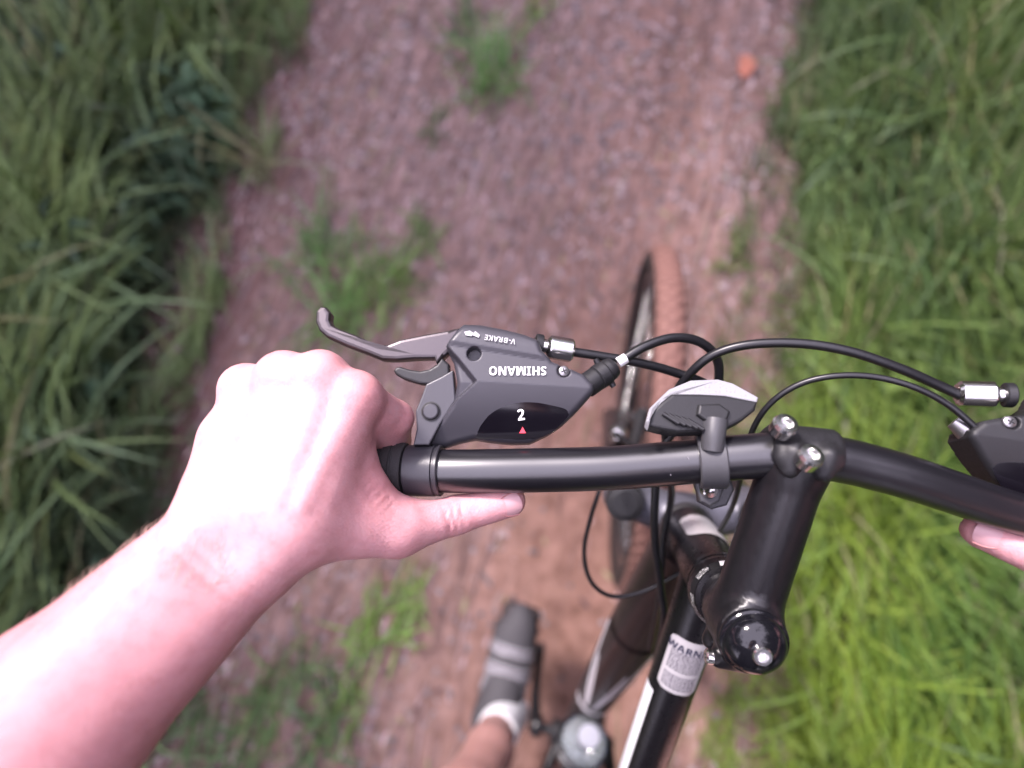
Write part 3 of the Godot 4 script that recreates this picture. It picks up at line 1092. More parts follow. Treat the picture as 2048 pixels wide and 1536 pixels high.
	rod(m, BOTTOM_BRACKET - Vector3(0.037, 0, 0), BOTTOM_BRACKET + Vector3(0.037, 0, 0), 0.021, -1, 28)
	rod(m, BOTTOM_BRACKET - Vector3(0.06, 0, 0), BOTTOM_BRACKET + Vector3(0.06, 0, 0), 0.009)
	part("bottom_bracket", m, dark, bike)
	var down := Vector3(0, -sin(0.9), -cos(0.9)) * 0.168
	for s in [-1, 1]:
		var q := BOTTOM_BRACKET + Vector3(0.07 * s, 0, 0)
		var e: Vector3 = q - down * float(s) + Vector3(0.014 * s, 0, 0)
		m = Mb.new()
		lathe(m, q - Vector3(0.014 * s, 0, 0), Vector3(s, 0, 0), [Vector2(0.001, 0.0), Vector2(0.017, 0.0), Vector2(0.0195, 0.004), Vector2(0.019, 0.013), Vector2(0.014, 0.021), Vector2(0.006, 0.024), Vector2(0.001, 0.0245)], 28, true)
		tube(m, catmull([v4(q + Vector3(-0.003 * s, 0, 0), 0.013), v4(q.lerp(e, 0.35) + Vector3(0.002 * s, 0, 0), 0.0095), v4(q.lerp(e, 0.7) + Vector3(0.001 * s, 0, 0), 0.009), v4(e, 0.0115)], 6), 16)
		lathe(m, e - Vector3(0.008 * s, 0, 0), Vector3(s, 0, 0), [Vector2(0.001, 0.0), Vector2(0.014, 0.0), Vector2(0.0145, 0.012), Vector2(0.001, 0.0145)], 24)
		var ck := part("crank_arm", m, satin, bike)
		m = Mb.new()
		lathe(m, e + Vector3(0.004 * s, 0, 0), Vector3(s, 0, 0), [Vector2(0.001, 0.0), Vector2(0.008, 0.0), Vector2(0.008, 0.01), Vector2(0.0065, 0.012), Vector2(0.0065, 0.02), Vector2(0.001, 0.02)], 16)
		part("pedal_axle", m, chrome, ck)
		m = Mb.new()
		for zz in [-0.036, 0.036]:
			rod(m, e + Vector3(0.02 * s, -0.004, zz), e + Vector3(0.1 * s, -0.004, zz), 0.007)
		for xx in [0.02, 0.06, 0.1]:
			rod(m, e + Vector3(xx * s, -0.004, -0.036), e + Vector3(xx * s, -0.004, 0.036), 0.007)
		rod(m, e + Vector3(0.01 * s, -0.002, 0), e + Vector3(0.1 * s, -0.002, 0), 0.010)
		part("pedal", m, dark, bike)
	m = Mb.new()
	var cr := BOTTOM_BRACKET + Vector3(0.044, 0, 0)
	lathe(m, cr, Vector3.RIGHT, [Vector2(0.058, -0.002), Vector2(0.088, -0.002), Vector2(0.090, -0.001), Vector2(0.090, 0.001), Vector2(0.088, 0.002), Vector2(0.058, 0.002), Vector2(0.058, -0.002)], 88, false, 44, 0.012)
	for k in 5:
		var d := Vector3(0, sin(TAU * k / 5.0), cos(TAU * k / 5.0))
		rod(m, cr + d * 0.015, cr + d * 0.062, 0.008, 0.006, 10)
	part("chainring", m, dark, bike)
	# bottle cage of bent wire
	var ba := BOTTLE_TOP
	var bb := BOTTLE_BASE
	var bax := (ba - bb).normalized()
	m = Mb.new()
	for lv in [0.03, 0.085]:
		var loop := []
		for k in 25:
			var t := TAU * k / 24.0
			var p: Vector3 = bb + bax * (lv + 0.012 * cos(t)) + Vector3(1, 0, 0) * sin(t) * 0.037 + Vector3(1, 0, 0).cross(bax) * cos(t) * 0.037
			loop.append(v4(p, 0.0027))
		tube(m, loop, 8, false)
	for xx in [-0.03, 0.03]:
		rod(m, bb + bax * -0.005 + Vector3(xx, 0, 0.018), bb + bax * 0.1 + Vector3(xx, 0, 0.018), 0.0027, -1, 8)
		rod(m, bb + bax * -0.005 + Vector3(xx, 0, 0.018), bb + bax * -0.006 + Vector3(xx, 0, -0.03), 0.0027, -1, 8)
	part("bottle_cage", m, hose, bike)
	# fork crown, legs and brake arms
	var cw := s0 + a * 0.222
	m = Mb.new()
	var fc := Field.new(cw - Vector3(0.11, 0.06, 0.08), Basis(), Vector3(0.22, 0.12, 0.16), 0.004)
	for s in [-1, 1]:
		var lg: Vector3 = cw + CROSS * 0.060 * s + STEER_FRONT * 0.018
		fc.capsule(cw + STEER_FRONT * 0.002, lg, 0.021, 0.0185, 0.012)
		fc.capsule(lg - a * 0.012, lg + a * 0.02, 0.0185, 0.0185, 0.004)
	fc.capsule(cw - a * 0.012, cw + a * 0.012, 0.023, 0.023, 0.01)
	fc.emit(m)
	var crown := part("fork_crown", m, mud, bike)
	for s in [-1, 1]:
		var lg: Vector3 = cw + CROSS * 0.060 * s + STEER_FRONT * 0.018
		var dn: Vector3 = AXLE + CROSS * 0.056 * s - (lg + a * 0.0)
		m = Mb.new()
		lathe(m, lg - a * 0.012, -a, [Vector2(0.0175, -0.004), Vector2(0.0175, 0.016), Vector2(0.0165, 0.019), Vector2(0.011, 0.0205), Vector2(0.001, 0.0205)], 30)
		part("fork_cap", m, dark, crown)
		m = Mb.new()
		tube(m, [v4(lg, 0.014), v4(lg + dn * 0.3, 0.014)], 24)
		tube(m, catmull([v4(lg + dn * 0.28, 0.0185), v4(lg + dn * 0.33, 0.0195), v4(lg + dn * 0.8, 0.017), v4(AXLE + CROSS * 0.058 * s, 0.015)], 6), 24)
		part("fork_leg", m, black, bike)
		# V-brake arm in front of the leg
		var piv: Vector3 = lg + dn * 0.34 + STEER_FRONT * 0.02 * -1.0 + CROSS * -0.004 * s
		piv = lg + dn * 0.36 + STEER_FRONT * 0.03
		var top: Vector3 = piv - a * 0.10 + CROSS * (0.012 * s) + STEER_FRONT * 0.012
		m = Mb.new()
		tube(m, catmull([v4(piv, 0.011), v4(piv.lerp(top, 0.3) + CROSS * 0.006 * s, 0.009), v4(piv.lerp(top, 0.75) + CROSS * 0.004 * s, 0.0075), v4(top, 0.007)], 6), 14)
		rod(m, piv - STEER_FRONT * 0.02, piv + STEER_FRONT * 0.012, 0.010)
		var arm := part("brake_arm", m, dark, bike)
		m = Mb.new()
		var pad: Vector3 = piv.lerp(top, 0.35) - CROSS * 0.022 * s
		rod(m, pad - STEER_FRONT * 0.0 - Vector3(0, 0.02, -0.028), pad + Vector3(0, 0.012, -0.028), 0.007)
		part("brake_pad", m, rubber_(), arm)
		m = Mb.new()
		lathe(m, top - STEER_FRONT * 0.004 - a * -0.004, (-a + CROSS * 0.25 * s).normalized(), [Vector2(0.009, -0.012), Vector2(0.009, 0.004), Vector2(0.006, 0.008), Vector2(0.001, 0.009)], 16, false, 16, 0.05)
		part("pinch_bolt", m, chrome, arm)
	m = Mb.new()   # the wire that joins the two arms
	var pl := cw + CROSS * -0.072 + STEER_FRONT * 0.05 + a * 0.06
	var pr := cw + CROSS * 0.072 + STEER_FRONT * 0.05 + a * 0.06
	tube(m, catmull([v4(pl, 0.003), v4(pl.lerp(pr, 0.5) - a * 0.008, 0.003), v4(pr, 0.003)], 6), 8)
	part("straddle_wire", m, dark, bike)


func rubber_() -> Material:
	return mats["rubber"]

const AXLE := Vector3(0.011, 0.340213, -0.290466)
const BOTTLE_TOP := Vector3(-0.003, 0.543, 0.229)
const BOTTLE_BASE := Vector3(0.0, 0.405, 0.292)


func build_wheels(chrome: Material, dark: Material, black: Material) -> void:
	var tan_tread := mat("muddy_rubber", lin(0.31, 0.165, 0.135), 0.95, 0.0, 1.0, 60.0)
	tan_tread.vertex_color_use_as_albedo = true
	tan_tread.albedo_texture = noise_tex(0.02, 4, [Color(0.55, 0.5, 0.5), Color(1, 1, 1)], 61, 256)
	var wheel := Node3D.new()
	wheel.name = "front_wheel"
	bike.add_child(wheel, true)
	# built with the axle along x, then set upright on the fork
	var m := Mb.new()
	var rc := 0.3135
	var ids := []
	var around := 96
	var sec := 22
	for k in around + 1:
		var t := TAU * k / around
		var rad := Vector3(0, cos(t), sin(t))
		var row := []
		for j in sec + 1:
			var w := -2.55 + 5.1 * j / sec
			var muddy := smoothstep(1.25, 0.75, absf(w))
			m.tint = Color(0.09, 0.09, 0.1).lerp(Color(1, 1, 1), muddy)
			var nn := rad * cos(w) + Vector3.RIGHT * sin(w)
			row.append(m.vert(rad * rc + nn * 0.0255, nn))
		ids.append(row)
	for k in around:
		for j in sec:
			m.quad(ids[k][j], ids[k][j + 1], ids[k + 1][j + 1], ids[k + 1][j])
	m.tint = Color(1, 1, 1)
	for k in 84:       # tread blocks
		for j in 5:
			var t := TAU * (k + 0.5 * (j % 2)) / 84.0
			var w := (j - 2) * 0.43
			m.tint = Color(1, 1, 1) * (0.85 + 0.3 * fmod(k * 0.37 + j * 0.61, 1.0))
			if absi(j - 2) == 2:
				m.tint = m.tint.lerp(Color(0.35, 0.32, 0.32), 0.35)
			m.tint.a = 1.0
			var rad := Vector3(0, cos(t), sin(t))
			var tang := Vector3(0, -sin(t), cos(t))
			var nn := rad * cos(w) + Vector3.RIGHT * sin(w)
			var side := nn.cross(tang)
			var c := rad * rc + nn * 0.0255
			var hx := 0.0045
			var hz := 0.0075
			var q := []
			for s in [[-1, -1], [1, -1], [1, 1], [-1, 1]]:
				q.append(c + side * hx * s[0] + tang * hz * s[1])
			var hgt := nn * 0.0019
			var top := []
			for p in q:
				top.append(p * 0.02 + (p + hgt) * 0.98 - (p - c) * 0.15)
			m.flat(top, nn)
			for s in 4:
				var s2 := (s + 1) % 4
				m.flat([q[s] - nn * 0.001, q[s2] - nn * 0.001, top[s2], top[s]], ((q[s] + q[s2]) * 0.5 - c).normalized() + nn * 0.2)
	part("tyre", m, tan_tread, wheel)
	m = Mb.new()
	var prof := [Vector2(0.296, -0.0125), Vector2(0.294, -0.0145), Vector2(0.283, -0.0135), Vector2(0.276, -0.009), Vector2(0.273, 0.0), Vector2(0.276, 0.009), Vector2(0.283, 0.0135), Vector2(0.294, 0.0145), Vector2(0.296, 0.0125)]
	lathe(m, Vector3.ZERO, Vector3.RIGHT, prof, 96, false)
	part("rim", m, mat("rim_black", lin(0.05, 0.05, 0.055), 0.2, 0.6), wheel)
	m = Mb.new()
	lathe(m, Vector3.ZERO, Vector3.RIGHT, [Vector2(0.001, -0.055), Vector2(0.009, -0.055), Vector2(0.009, -0.042), Vector2(0.016, -0.04), Vector2(0.019, -0.034), Vector2(0.019, -0.031), Vector2(0.013, -0.028), Vector2(0.011, 0.0), Vector2(0.013, 0.028), Vector2(0.019, 0.031), Vector2(0.019, 0.034), Vector2(0.016, 0.04), Vector2(0.009, 0.042), Vector2(0.009, 0.055), Vector2(0.001, 0.055)], 24)
	part("hub", m, dark, wheel)
	for k in 32:
		var t := TAU * k / 32.0
		var sd := -1.0 if k % 2 == 0 else 1.0
		var tw := t + (0.9 if k % 4 < 2 else -0.9)
		m = Mb.new()
		rod(m, Vector3(sd * 0.033, cos(tw) * 0.017, sin(tw) * 0.017), Vector3(sd * 0.003, cos(t) * 0.275, sin(t) * 0.275), 0.00105, -1, 6)
		part("spoke", m, chrome, wheel)
	var up := (Vector3.UP - CROSS * CROSS.y).normalized()
	wheel.transform = Transform3D(Basis(CROSS, up, CROSS.cross(up)), AXLE)
	var rear := wheel.duplicate()
	rear.name = "rear_wheel"
	bike.add_child(rear, true)
	rear.transform = Transform3D(Basis(), Vector3(0, 0.34, 0.735))


var MIRROR := Transform3D()


func cock(mirrored: bool) -> Mb:
	var m := Mb.new()
	if mirrored:
		m.xf = MIRROR
	return m


func pick(pts: Array, fr: Transform3D) -> PackedVector2Array:
	var out := PackedVector2Array()
	for p in pts:
		var q := fr.affine_inverse() * ray_plane(p.x, p.y, fr.origin, fr.basis.z)
		out.append(Vector2(q.x, q.y))
	return out


func facing(px: float, py: float, d: float, tilt: float, yaw := 0.0) -> Transform3D:   # a frame there, leaning back by tilt
	var z := (lens * (Basis(Vector3.UP, yaw) * Basis(Vector3.RIGHT, -tilt) * Vector3(0, 0, 1))).normalized()
	var x := (lens.x - z * lens.x.dot(z)).normalized()
	return Transform3D(Basis(x, z.cross(x), z), at(px, py, d))


func build_cockpit(satin: Material, plastic: Material, dark: Material, rubber: Material, hose: Material, chrome: Material, alloy: Material, white: Material) -> void:
	var refl := Basis(Vector3(1, 0, 0) - 2.0 * CROSS * CROSS.x, Vector3(0, 1, 0) - 2.0 * CROSS * CROSS.y, Vector3(0, 0, 1) - 2.0 * CROSS * CROSS.z)
	MIRROR = Transform3D(refl, STEER_TOP - refl * STEER_TOP)
	MIRROR.origin += at(2005, 796, 0.31) - MIRROR * at(1115, 700, 0.345)
	# handlebar
	var m := Mb.new()
	var line := [v4(at(428, 931, 0.351), 0.0112), v4(at(610, 937, 0.346), 0.0115), v4(at(790, 941, 0.340), 0.0130), v4(at(940, 942, 0.334), 0.0134), v4(at(1090, 940, 0.329), 0.0134), v4(at(1220, 936, 0.323), 0.0131), v4(at(1340, 927, 0.317), 0.0129), v4(at(1450, 917, 0.310), 0.0128), v4(at(1560, 909, 0.303), 0.0128), v4(at(1630, 912, 0.299), 0.0128), v4(at(1710, 926, 0.297), 0.0125), v4(at(1810, 953, 0.294), 0.0121), v4(at(1910, 986, 0.292), 0.0117), v4(at(2030, 1026, 0.290), 0.0112), v4(at(2300, 1105, 0.285), 0.0112), v4(at(2650, 1190, 0.275), 0.0112)]
	tube(m, catmull(line, 8), 32)
	part("handlebar", m, mats["bar_black"], bike)
	for k in [[1380, 922, 0.3145], [1386, 932, 0.3145], [1338, 944, 0.317], [1742, 930, 0.296]]:
		var c := at(k[0], k[1], k[2])
		c += (EYE - c).normalized() * 0.0122
		m = Mb.new()
		rod(m, c - lens * Vector3(0.0014, -0.0024, 0), c + lens * Vector3(0.0012, -0.0020, 0.0), 0.0003, 0.0002, 6)
		part("scratch", m, mat("bare_scratch", lin(0.25, 0.24, 0.26), 0.5), bike)
	# stem: body, face plate, steerer clamp
	var s0 := STEER_TOP
	var a := STEER_AXIS
	var bar := at(1592, 917, 0.302)
	var fwd := (bar - (s0 + a * 0.025)).normalized()
	m = Mb.new()
	var sf := Field.new(s0 - Vector3(0.06, 0.05, 0.14), Basis(), Vector3(0.12, 0.14, 0.2), 0.003)
	sf.capsule(s0 - a * 0.012, s0 + a * 0.060, 0.0192, 0.0195, 0.004)
	sf.cut(s0 - a * -0.0035, -a)
	sf.cut(s0 + a * 0.0445, a)
	sf.capsule(s0 + a * 0.026 + fwd * 0.006, bar - fwd * 0.014, 0.0190, 0.0175, 0.008)
	sf.capsule(bar - CROSS * 0.003, bar + CROSS * 0.003, 0.0168, 0.0168, 0.008)
	sf.capsule(s0 + a * 0.014 - fwd * 0.02 - CROSS * 0.010, s0 + a * 0.014 - fwd * 0.02 + CROSS * 0.010, 0.0062, 0.0062, 0.006)
	sf.capsule(s0 + a * 0.034 - fwd * 0.02 - CROSS * 0.010, s0 + a * 0.034 - fwd * 0.02 + CROSS * 0.010, 0.0062, 0.0062, 0.006)
	sf.emit(m)
	var stem := part("stem", m, satin, bike)
	var upn := (CROSS.cross(fwd)).normalized()
	if upn.y < 0.0: upn = -upn
	m = Mb.new()
	var ff := Field.new(bar - Vector3(0.04, 0.045, 0.045), Basis(), Vector3(0.08, 0.09, 0.09), 0.0022)
	for t in 9:
		var w := -1.35 + 2.7 * t / 8.0
		var dir := fwd * cos(w) + upn * sin(w)
		ff.capsule(bar + dir * 0.0148 - CROSS * 0.0145, bar + dir * 0.0148 + CROSS * 0.0145, 0.0034, 0.0034, 0.005)
	for s in [-1, 1]:
		for t in [-1, 1]:
			var q: Vector3 = bar + CROSS * 0.0085 * s + upn * 0.0165 * t + fwd * 0.004
			ff.capsule(q - fwd * 0.006, q + fwd * 0.004, 0.0050, 0.0046, 0.006)
	ff.emit(m)
	part("face_plate", m, dark, stem)
	for px in [[1571, 850, 0.284], [1622, 912, 0.275]]:
		var q := at(px[0], px[1], px[2])
		m = Mb.new()
		var dir := (fwd * 0.75 + upn * 0.66).normalized()
		lathe(m, q - dir * 0.006, dir, [Vector2(0.0062, 0.0), Vector2(0.0066, 0.006), Vector2(0.0058, 0.0080), Vector2(0.0034, 0.0082), Vector2(0.0030, 0.0055), Vector2(0.0001, 0.0052)], 24)
		part("bolt", m, chrome, stem)
	m = Mb.new()
	lathe(m, s0 + a * 0.014 - fwd * 0.02 - CROSS * 0.012, -CROSS, [Vector2(0.0042, 0.0), Vector2(0.0045, 0.005), Vector2(0.0036, 0.006), Vector2(0.002, 0.006), Vector2(0.002, 0.003), Vector2(0.0001, 0.003)], 18)
	part("bolt", m, chrome, stem)
	# top cap and its bolt
	m = Mb.new()
	lathe(m, s0, -a, [Vector2(0.0178, -0.0045), Vector2(0.0186, -0.0035), Vector2(0.0186, -0.0015), Vector2(0.0180, -0.0004), Vector2(0.0168, 0.0000), Vector2(0.0166, 0.0012), Vector2(0.0158, 0.0034), Vector2(0.0144, 0.0056), Vector2(0.0122, 0.0076), Vector2(0.0095, 0.0091), Vector2(0.0068, 0.0099), Vector2(0.0050, 0.0102)], 48, true)
	var cap := part("top_cap", m, mat("gloss_black", lin(0.006, 0.006, 0.008), 0.1), bike)
	m = Mb.new()
	lathe(m, s0, -a, [Vector2(0.0051, 0.007), Vector2(0.0051, 0.0130), Vector2(0.0045, 0.0140), Vector2(0.0028, 0.0140), Vector2(0.0026, 0.0105), Vector2(0.0001, 0.0103)], 28)
	part("bolt", m, chrome, cap)
	for side in 2:
		build_control(side == 1, plastic, dark, rubber, chrome, alloy, white, hose)
	build_reflector(dark, chrome, hose)
	# cables
	cable("brake_cable", [at(1140, 703, 0.345), at(1200, 712, 0.347), at(1280, 726, 0.35), at(1350, 745, 0.355), at(1420, 775, 0.362), at(1440, 830, 0.39), at(1400, 900, 0.44), at(1290, 900, 0.5), at(1232, 868, 0.545)], 0.0030, hose)
	cable("gear_cable", [at(1243, 721, 0.345), at(1290, 693, 0.345), at(1345, 676, 0.348), at(1395, 682, 0.352), at(1428, 708, 0.357), at(1438, 745, 0.364), at(1425, 800, 0.375), at(1350, 860, 0.385), at(1318, 920, 0.39), at(1310, 1000, 0.40), at(1310, 1090, 0.42), at(1322, 1180, 0.44), at(1326, 1260, 0.46), at(1290, 1400, 0.55)], 0.0031, hose)
	cable("brake_cable", [at(1940, 800, 0.311), at(1880, 772, 0.314), at(1800, 737, 0.316), at(1700, 703, 0.32), at(1600, 687, 0.326), at(1500, 689, 0.334), at(1430, 708, 0.342), at(1385, 742, 0.35), at(1352, 785, 0.362), at(1330, 850, 0.38), at(1340, 950, 0.41), at(1342, 1000, 0.43), at(1326, 1080, 0.45), at(1320, 1180, 0.47), at(1300, 1300, 0.52)], 0.0029, hose)
	cable("gear_cable", [at(1958, 862, 0.300), at(1900, 812, 0.304), at(1830, 775, 0.308), at(1750, 754, 0.314), at(1670, 752, 0.32), at(1600, 768, 0.328), at(1545, 803, 0.336), at(1510, 850, 0.345), at(1490, 910, 0.365), at(1470, 1000, 0.40), at(1440, 1060, 0.43), at(1400, 1120, 0.45), at(1350, 1152, 0.46), at(1280, 1185, 0.465), at(1222, 1192, 0.465), at(1182, 1163, 0.463), at(1168, 1105, 0.46), at(1180, 1040, 0.455), at(1203, 965, 0.45), at(1215, 900, 0.47)], 0.0019, hose)
	m = Mb.new()
	rod(m, at(1236, 726, 0.345), at(1252, 716, 0.345), 0.0034, -1, 20)
	part("cable_ferrule", m, mat("white_ferrule", lin(0.7, 0.7, 0.7), 0.4), bike)


func cable(called: String, pts: Array, r: float, material: Material) -> void:
	var l := []
	for p in pts:
		l.append(v4(p, r))
	var m := Mb.new()
	tube(m, catmull(l, 8), 12)
	part(called, m, material, bike)


func build_control(mirrored: bool, plastic: Material, dark: Material, rubber: Material, chrome: Material, alloy: Material, white: Material, hose: Material) -> void:
	var print_white := white
	# grip with rings and fine ribs
	var b0 := at(800, 940, 0.340)
	var b1 := at(428, 931, 0.351)
	var ax := (b1 - b0).normalized()
	var m := cock(mirrored)
	var len := b0.distance_to(b1)
	var prof := [Vector2(0.0128, -0.004), Vector2(0.0165, -0.004), Vector2(0.0170, -0.0032), Vector2(0.0170, 0.0015), Vector2(0.0162, 0.002), Vector2(0.0162, 0.0032), Vector2(0.0172, 0.0038), Vector2(0.0172, 0.0085), Vector2(0.0164, 0.009), Vector2(0.0162, 0.0105)]
	for k in 24:
		var y := 0.0108 + k * 0.0011
		prof.append(Vector2(0.0166, y)); prof.append(Vector2(0.0162, y + 0.0006))
	prof.append(Vector2(0.0160, 0.04)); prof.append(Vector2(0.0160, len - 0.004)); prof.append(Vector2(0.015, len)); prof.append(Vector2(0.0001, len))
	lathe(m, b0, ax, prof, 64, false, 40, 0.012)
	part("grip", m, rubber, bike)
	# bar clamp
	var c0 := at(884, 941, 0.3365)
	var c1 := at(816, 941, 0.339)
	m = cock(mirrored)
	var cl := c0.distance_to(c1)
	lathe(m, c0, (c1 - c0).normalized(), [Vector2(0.0132, 0.0), Vector2(0.0154, 0.0), Vector2(0.0159, 0.0006), Vector2(0.0157, 0.0022), Vector2(0.0150, 0.0026), Vector2(0.0150, 0.0034), Vector2(0.0160, 0.004), Vector2(0.0160, cl - 0.0008), Vector2(0.0153, cl), Vector2(0.0128, cl)], 48)
	part("lever_clamp", m, mat("grey_clamp", lin(0.03, 0.029, 0.035), 0.35, 0.0, 0.2, 100.0), bike)
	# shifter housing: an outline from above, with a flat upper facet and a lower facet that falls away to the bar
	var fr := facing(1030, 780, 0.325, 0.22)
	var out := [Vector2(890, 690), Vector2(904, 672), Vector2(926, 645), Vector2(960, 645), Vector2(1010, 655), Vector2(1050, 666), Vector2(1077, 678), Vector2(1084, 700), Vector2(1105, 722), Vector2(1140, 735), Vector2(1170, 748), Vector2(1188, 768), Vector2(1189, 782), Vector2(1160, 814), Vector2(1130, 842), Vector2(1100, 862), Vector2(1062, 879), Vector2(1020, 880), Vector2(980, 876), Vector2(945, 870), Vector2(905, 879), Vector2(874, 889), Vector2(830, 888), Vector2(862, 850), Vector2(901, 803), Vector2(912, 760), Vector2(905, 720)]
	var poly := pick(out, fr)
	var crease := pick([Vector2(830, 912), Vector2(952, 762), Vector2(1020, 758), Vector2(1190, 776)], fr)
	var notch := pick([Vector2(890, 690), Vector2(915, 716), Vector2(952, 762), Vector2(901, 803), Vector2(850, 770)], fr)
	var ridge := pick([Vector2(896, 690), Vector2(1090, 722)], fr)
	var hole := pick([Vector2(948, 707)], fr)[0]
	var screw := pick([Vector2(1128, 741)], fr)[0]
	var lid := pick([Vector2(1078, 660), Vector2(1086, 720)], fr)
	var top := func(p: Vector2) -> float:
		var y := 0.0
		# lower facet
		var yc := crease[1].y + (p.x - crease[1].x) * (crease[3].y - crease[1].y) / (crease[3].x - crease[1].x)
		var dn := maxf(0.0, yc - p.y)
		y -= 0.36 * dn + 6.0 * dn * dn
		# brake body above the ridge stands a little higher and rolls over to the front
		var rx := ridge[1] - ridge[0]
		var rd := (p - ridge[0]).cross(rx.normalized()) * -1.0
		if rd > 0.0:
			y += minf(rd * 0.55, 0.0016) - 30.0 * maxf(0.0, rd - 0.006) * maxf(0.0, rd - 0.006)
		return y
	var bounds_lo := Vector2(1e9, 1e9)
	var bounds_hi := -bounds_lo
	for p in poly:
		bounds_lo = bounds_lo.min(p)
		bounds_hi = bounds_hi.max(p)
	var thick := 0.020
	var pad := 0.004
	var org := fr * Vector3(bounds_lo.x - pad, bounds_lo.y - pad, -thick - 0.016)
	var cell := 0.00095
	var fl := Field.new(org, fr.basis, Vector3(bounds_hi.x - bounds_lo.x + 2 * pad, bounds_hi.y - bounds_lo.y + 2 * pad, thick + 0.016 + 0.005), cell)
	for yy in fl.ny:
		for xx in fl.nx:
			var p := Vector2(xx * cell + bounds_lo.x - pad, yy * cell + bounds_lo.y - pad)
			var d2 := 1e9
			var inside := Geometry2D.is_point_in_polygon(p, poly)
			for k in poly.size():
				var c := Geometry2D.get_closest_point_to_segment(p, poly[k], poly[(k + 1) % poly.size()])
				d2 = minf(d2, c.distance_squared_to(p))
			var d := sqrt(d2) * (-1.0 if inside else 1.0)
			var t: float = top.call(p)
			var nd := 1e9
			for k in notch.size():
				nd = minf(nd, Geometry2D.get_closest_point_to_segment(p, notch[k], notch[(k + 1) % notch.size()]).distance_to(p))
			t -= 0.0058 * smoothstep(-0.0006, 0.0014, nd if Geometry2D.is_point_in_polygon(p, notch) else -nd)
			var hd := p.distance_to(hole)
			var sd := p.distance_to(screw)
			for zz in fl.nz:
				var w := zz * cell - thick - 0.016
				var up := w - t
				var q := maxf(d, -(w + thick + 0.012 - 0.012 * clampf((p.y - bounds_lo.y) / 0.05, 0.0, 1.0)))
				# rounded edge, 2.2 mm
				var ra := 0.0034
				var e := Vector2(maxf(q + ra, 0.0), maxf(up + ra, 0.0)).length() + minf(maxf(q + ra, up + ra), 0.0) - ra
				if hd < 0.008 and w > -0.008:
					e = maxf(e, 0.0042 - hd)
				if sd < 0.009 and up > -0.0035:
					e = maxf(e, 0.0040 - sd)
				fl.f[(zz * fl.ny + yy) * fl.nx + xx] = e
	m = cock(mirrored)
	fl.emit(m)
	var box := part("shifter_housing", m, plastic if not mirrored else dark, bike)
	# gear window: black lens shape on the lower facet
	var eye := catmull_loop(Array(pick([Vector2(946, 866), Vector2(972, 826), Vector2(1015, 805), Vector2(1060, 800), Vector2(1105, 806), Vector2(1142, 818), Vector2(1124, 844), Vector2(1096, 864), Vector2(1050, 873), Vector2(995, 871)], fr)), 4)
	m = cock(mirrored)
	var mid := Vector2.ZERO
	for p in eye:
		mid += p / eye.size()
	var rings := []
	for r in 9:
		var k := 1.0 - r / 8.0
		var row := []
		for p in eye:
			var q: Vector2 = mid + (p - mid) * k
			var dome := 0.0006 + 0.0016 * (1.0 - k * k) - (0.0012 if r == 0 else 0.0)
			var e2 := 0.0006
			var gx: float = (top.call(q + Vector2(e2, 0)) - top.call(q - Vector2(e2, 0))) / (2 * e2)
			var gy: float = (top.call(q + Vector2(0, e2)) - top.call(q - Vector2(0, e2))) / (2 * e2)
			var slope := (q - mid) * 3.0
			row.append(m.vert(fr * Vector3(q.x, q.y, top.call(q) + dome), fr.basis * Vector3(-gx + slope.x, -gy + slope.y, 1.0)))
		rings.append(row)
	for r in 8:
		for k in eye.size():
			m.quad(rings[r][k], rings[r][(k + 1) % eye.size()], rings[r + 1][(k + 1) % eye.size()], rings[r + 1][k])
	part("gear_window", m, mat("window_black", lin(0.006, 0.005, 0.008), 0.12), box)
	var lay := func(px: Vector2, rise: float, rot: float) -> Callable:
		var c := pick([px], fr)[0]
		return func(p: Vector2) -> Array:
			var q := c + p.rotated(rot)
			return [fr * Vector3(q.x, q.y, top.call(q) + rise), fr.basis.z]
	if not mirrored:
		m = cock(false)
		letters("2", 0.0064, lay.call(Vector2(1042, 827), 0.0029, 0.12), m)
		part("gear_digit", m, print_white, box)
		m = cock(false)
		var tip := pick([Vector2(1046, 849), Vector2(1039, 861), Vector2(1053, 861)], fr)
		var ids := []
		for p in tip:
			ids.append(m.vert(fr * Vector3(p.x, p.y, top.call(p) + 0.0028), fr.basis.z))
		m.tri(ids[0], ids[1], ids[2])
		part("gear_pointer", m, mat("red_print", lin(0.75, 0.03, 0.06), 0.4), box)
		m = cock(false)
		letters("SHIMANO", 0.0056, lay.call(Vector2(1035, 742), 0.0006, PI - 0.0), m)
		part("lettering", m, print_white, box)
		m = cock(false)
		letters("V-BRAKE", 0.0026, lay.call(Vector2(1000, 681), 0.0008, PI - 0.16), m)
		part("lettering", m, mat("grey_print", lin(0.42, 0.41, 0.43), 0.5), box)
		m = cock(false)
		for shape in [[Vector2(929, 666), Vector2(940, 663), Vector2(947, 668), Vector2(944, 675), Vector2(932, 673)], [Vector2(944, 672), Vector2(951, 664), Vector2(960, 672), Vector2(958, 678), Vector2(950, 673)]]:
			var q := pick(shape, fr)
			var pp := []
			for p in q:
				pp.append(fr * Vector3(p.x, p.y, top.call(p) + 0.0010))
			m.flat(pp, fr.basis.z)
		part("arrow_mark", m, mats["grey_print"], box)
	# screw in its recess
	m = cock(mirrored)
	var sp := fr * Vector3(screw.x, screw.y, top.call(screw) - 0.0032)
	lathe(m, sp, fr.basis.z, [Vector2(0.0034, 0.0), Vector2(0.0034, 0.0014), Vector2(0.0028, 0.0021), Vector2(0.0001, 0.0024)], 24, true)
	var sc := part("screw", m, mat("steel_screw", lin(0.35, 0.34, 0.35), 0.35, 0.9), box)
	m = cock(mirrored)
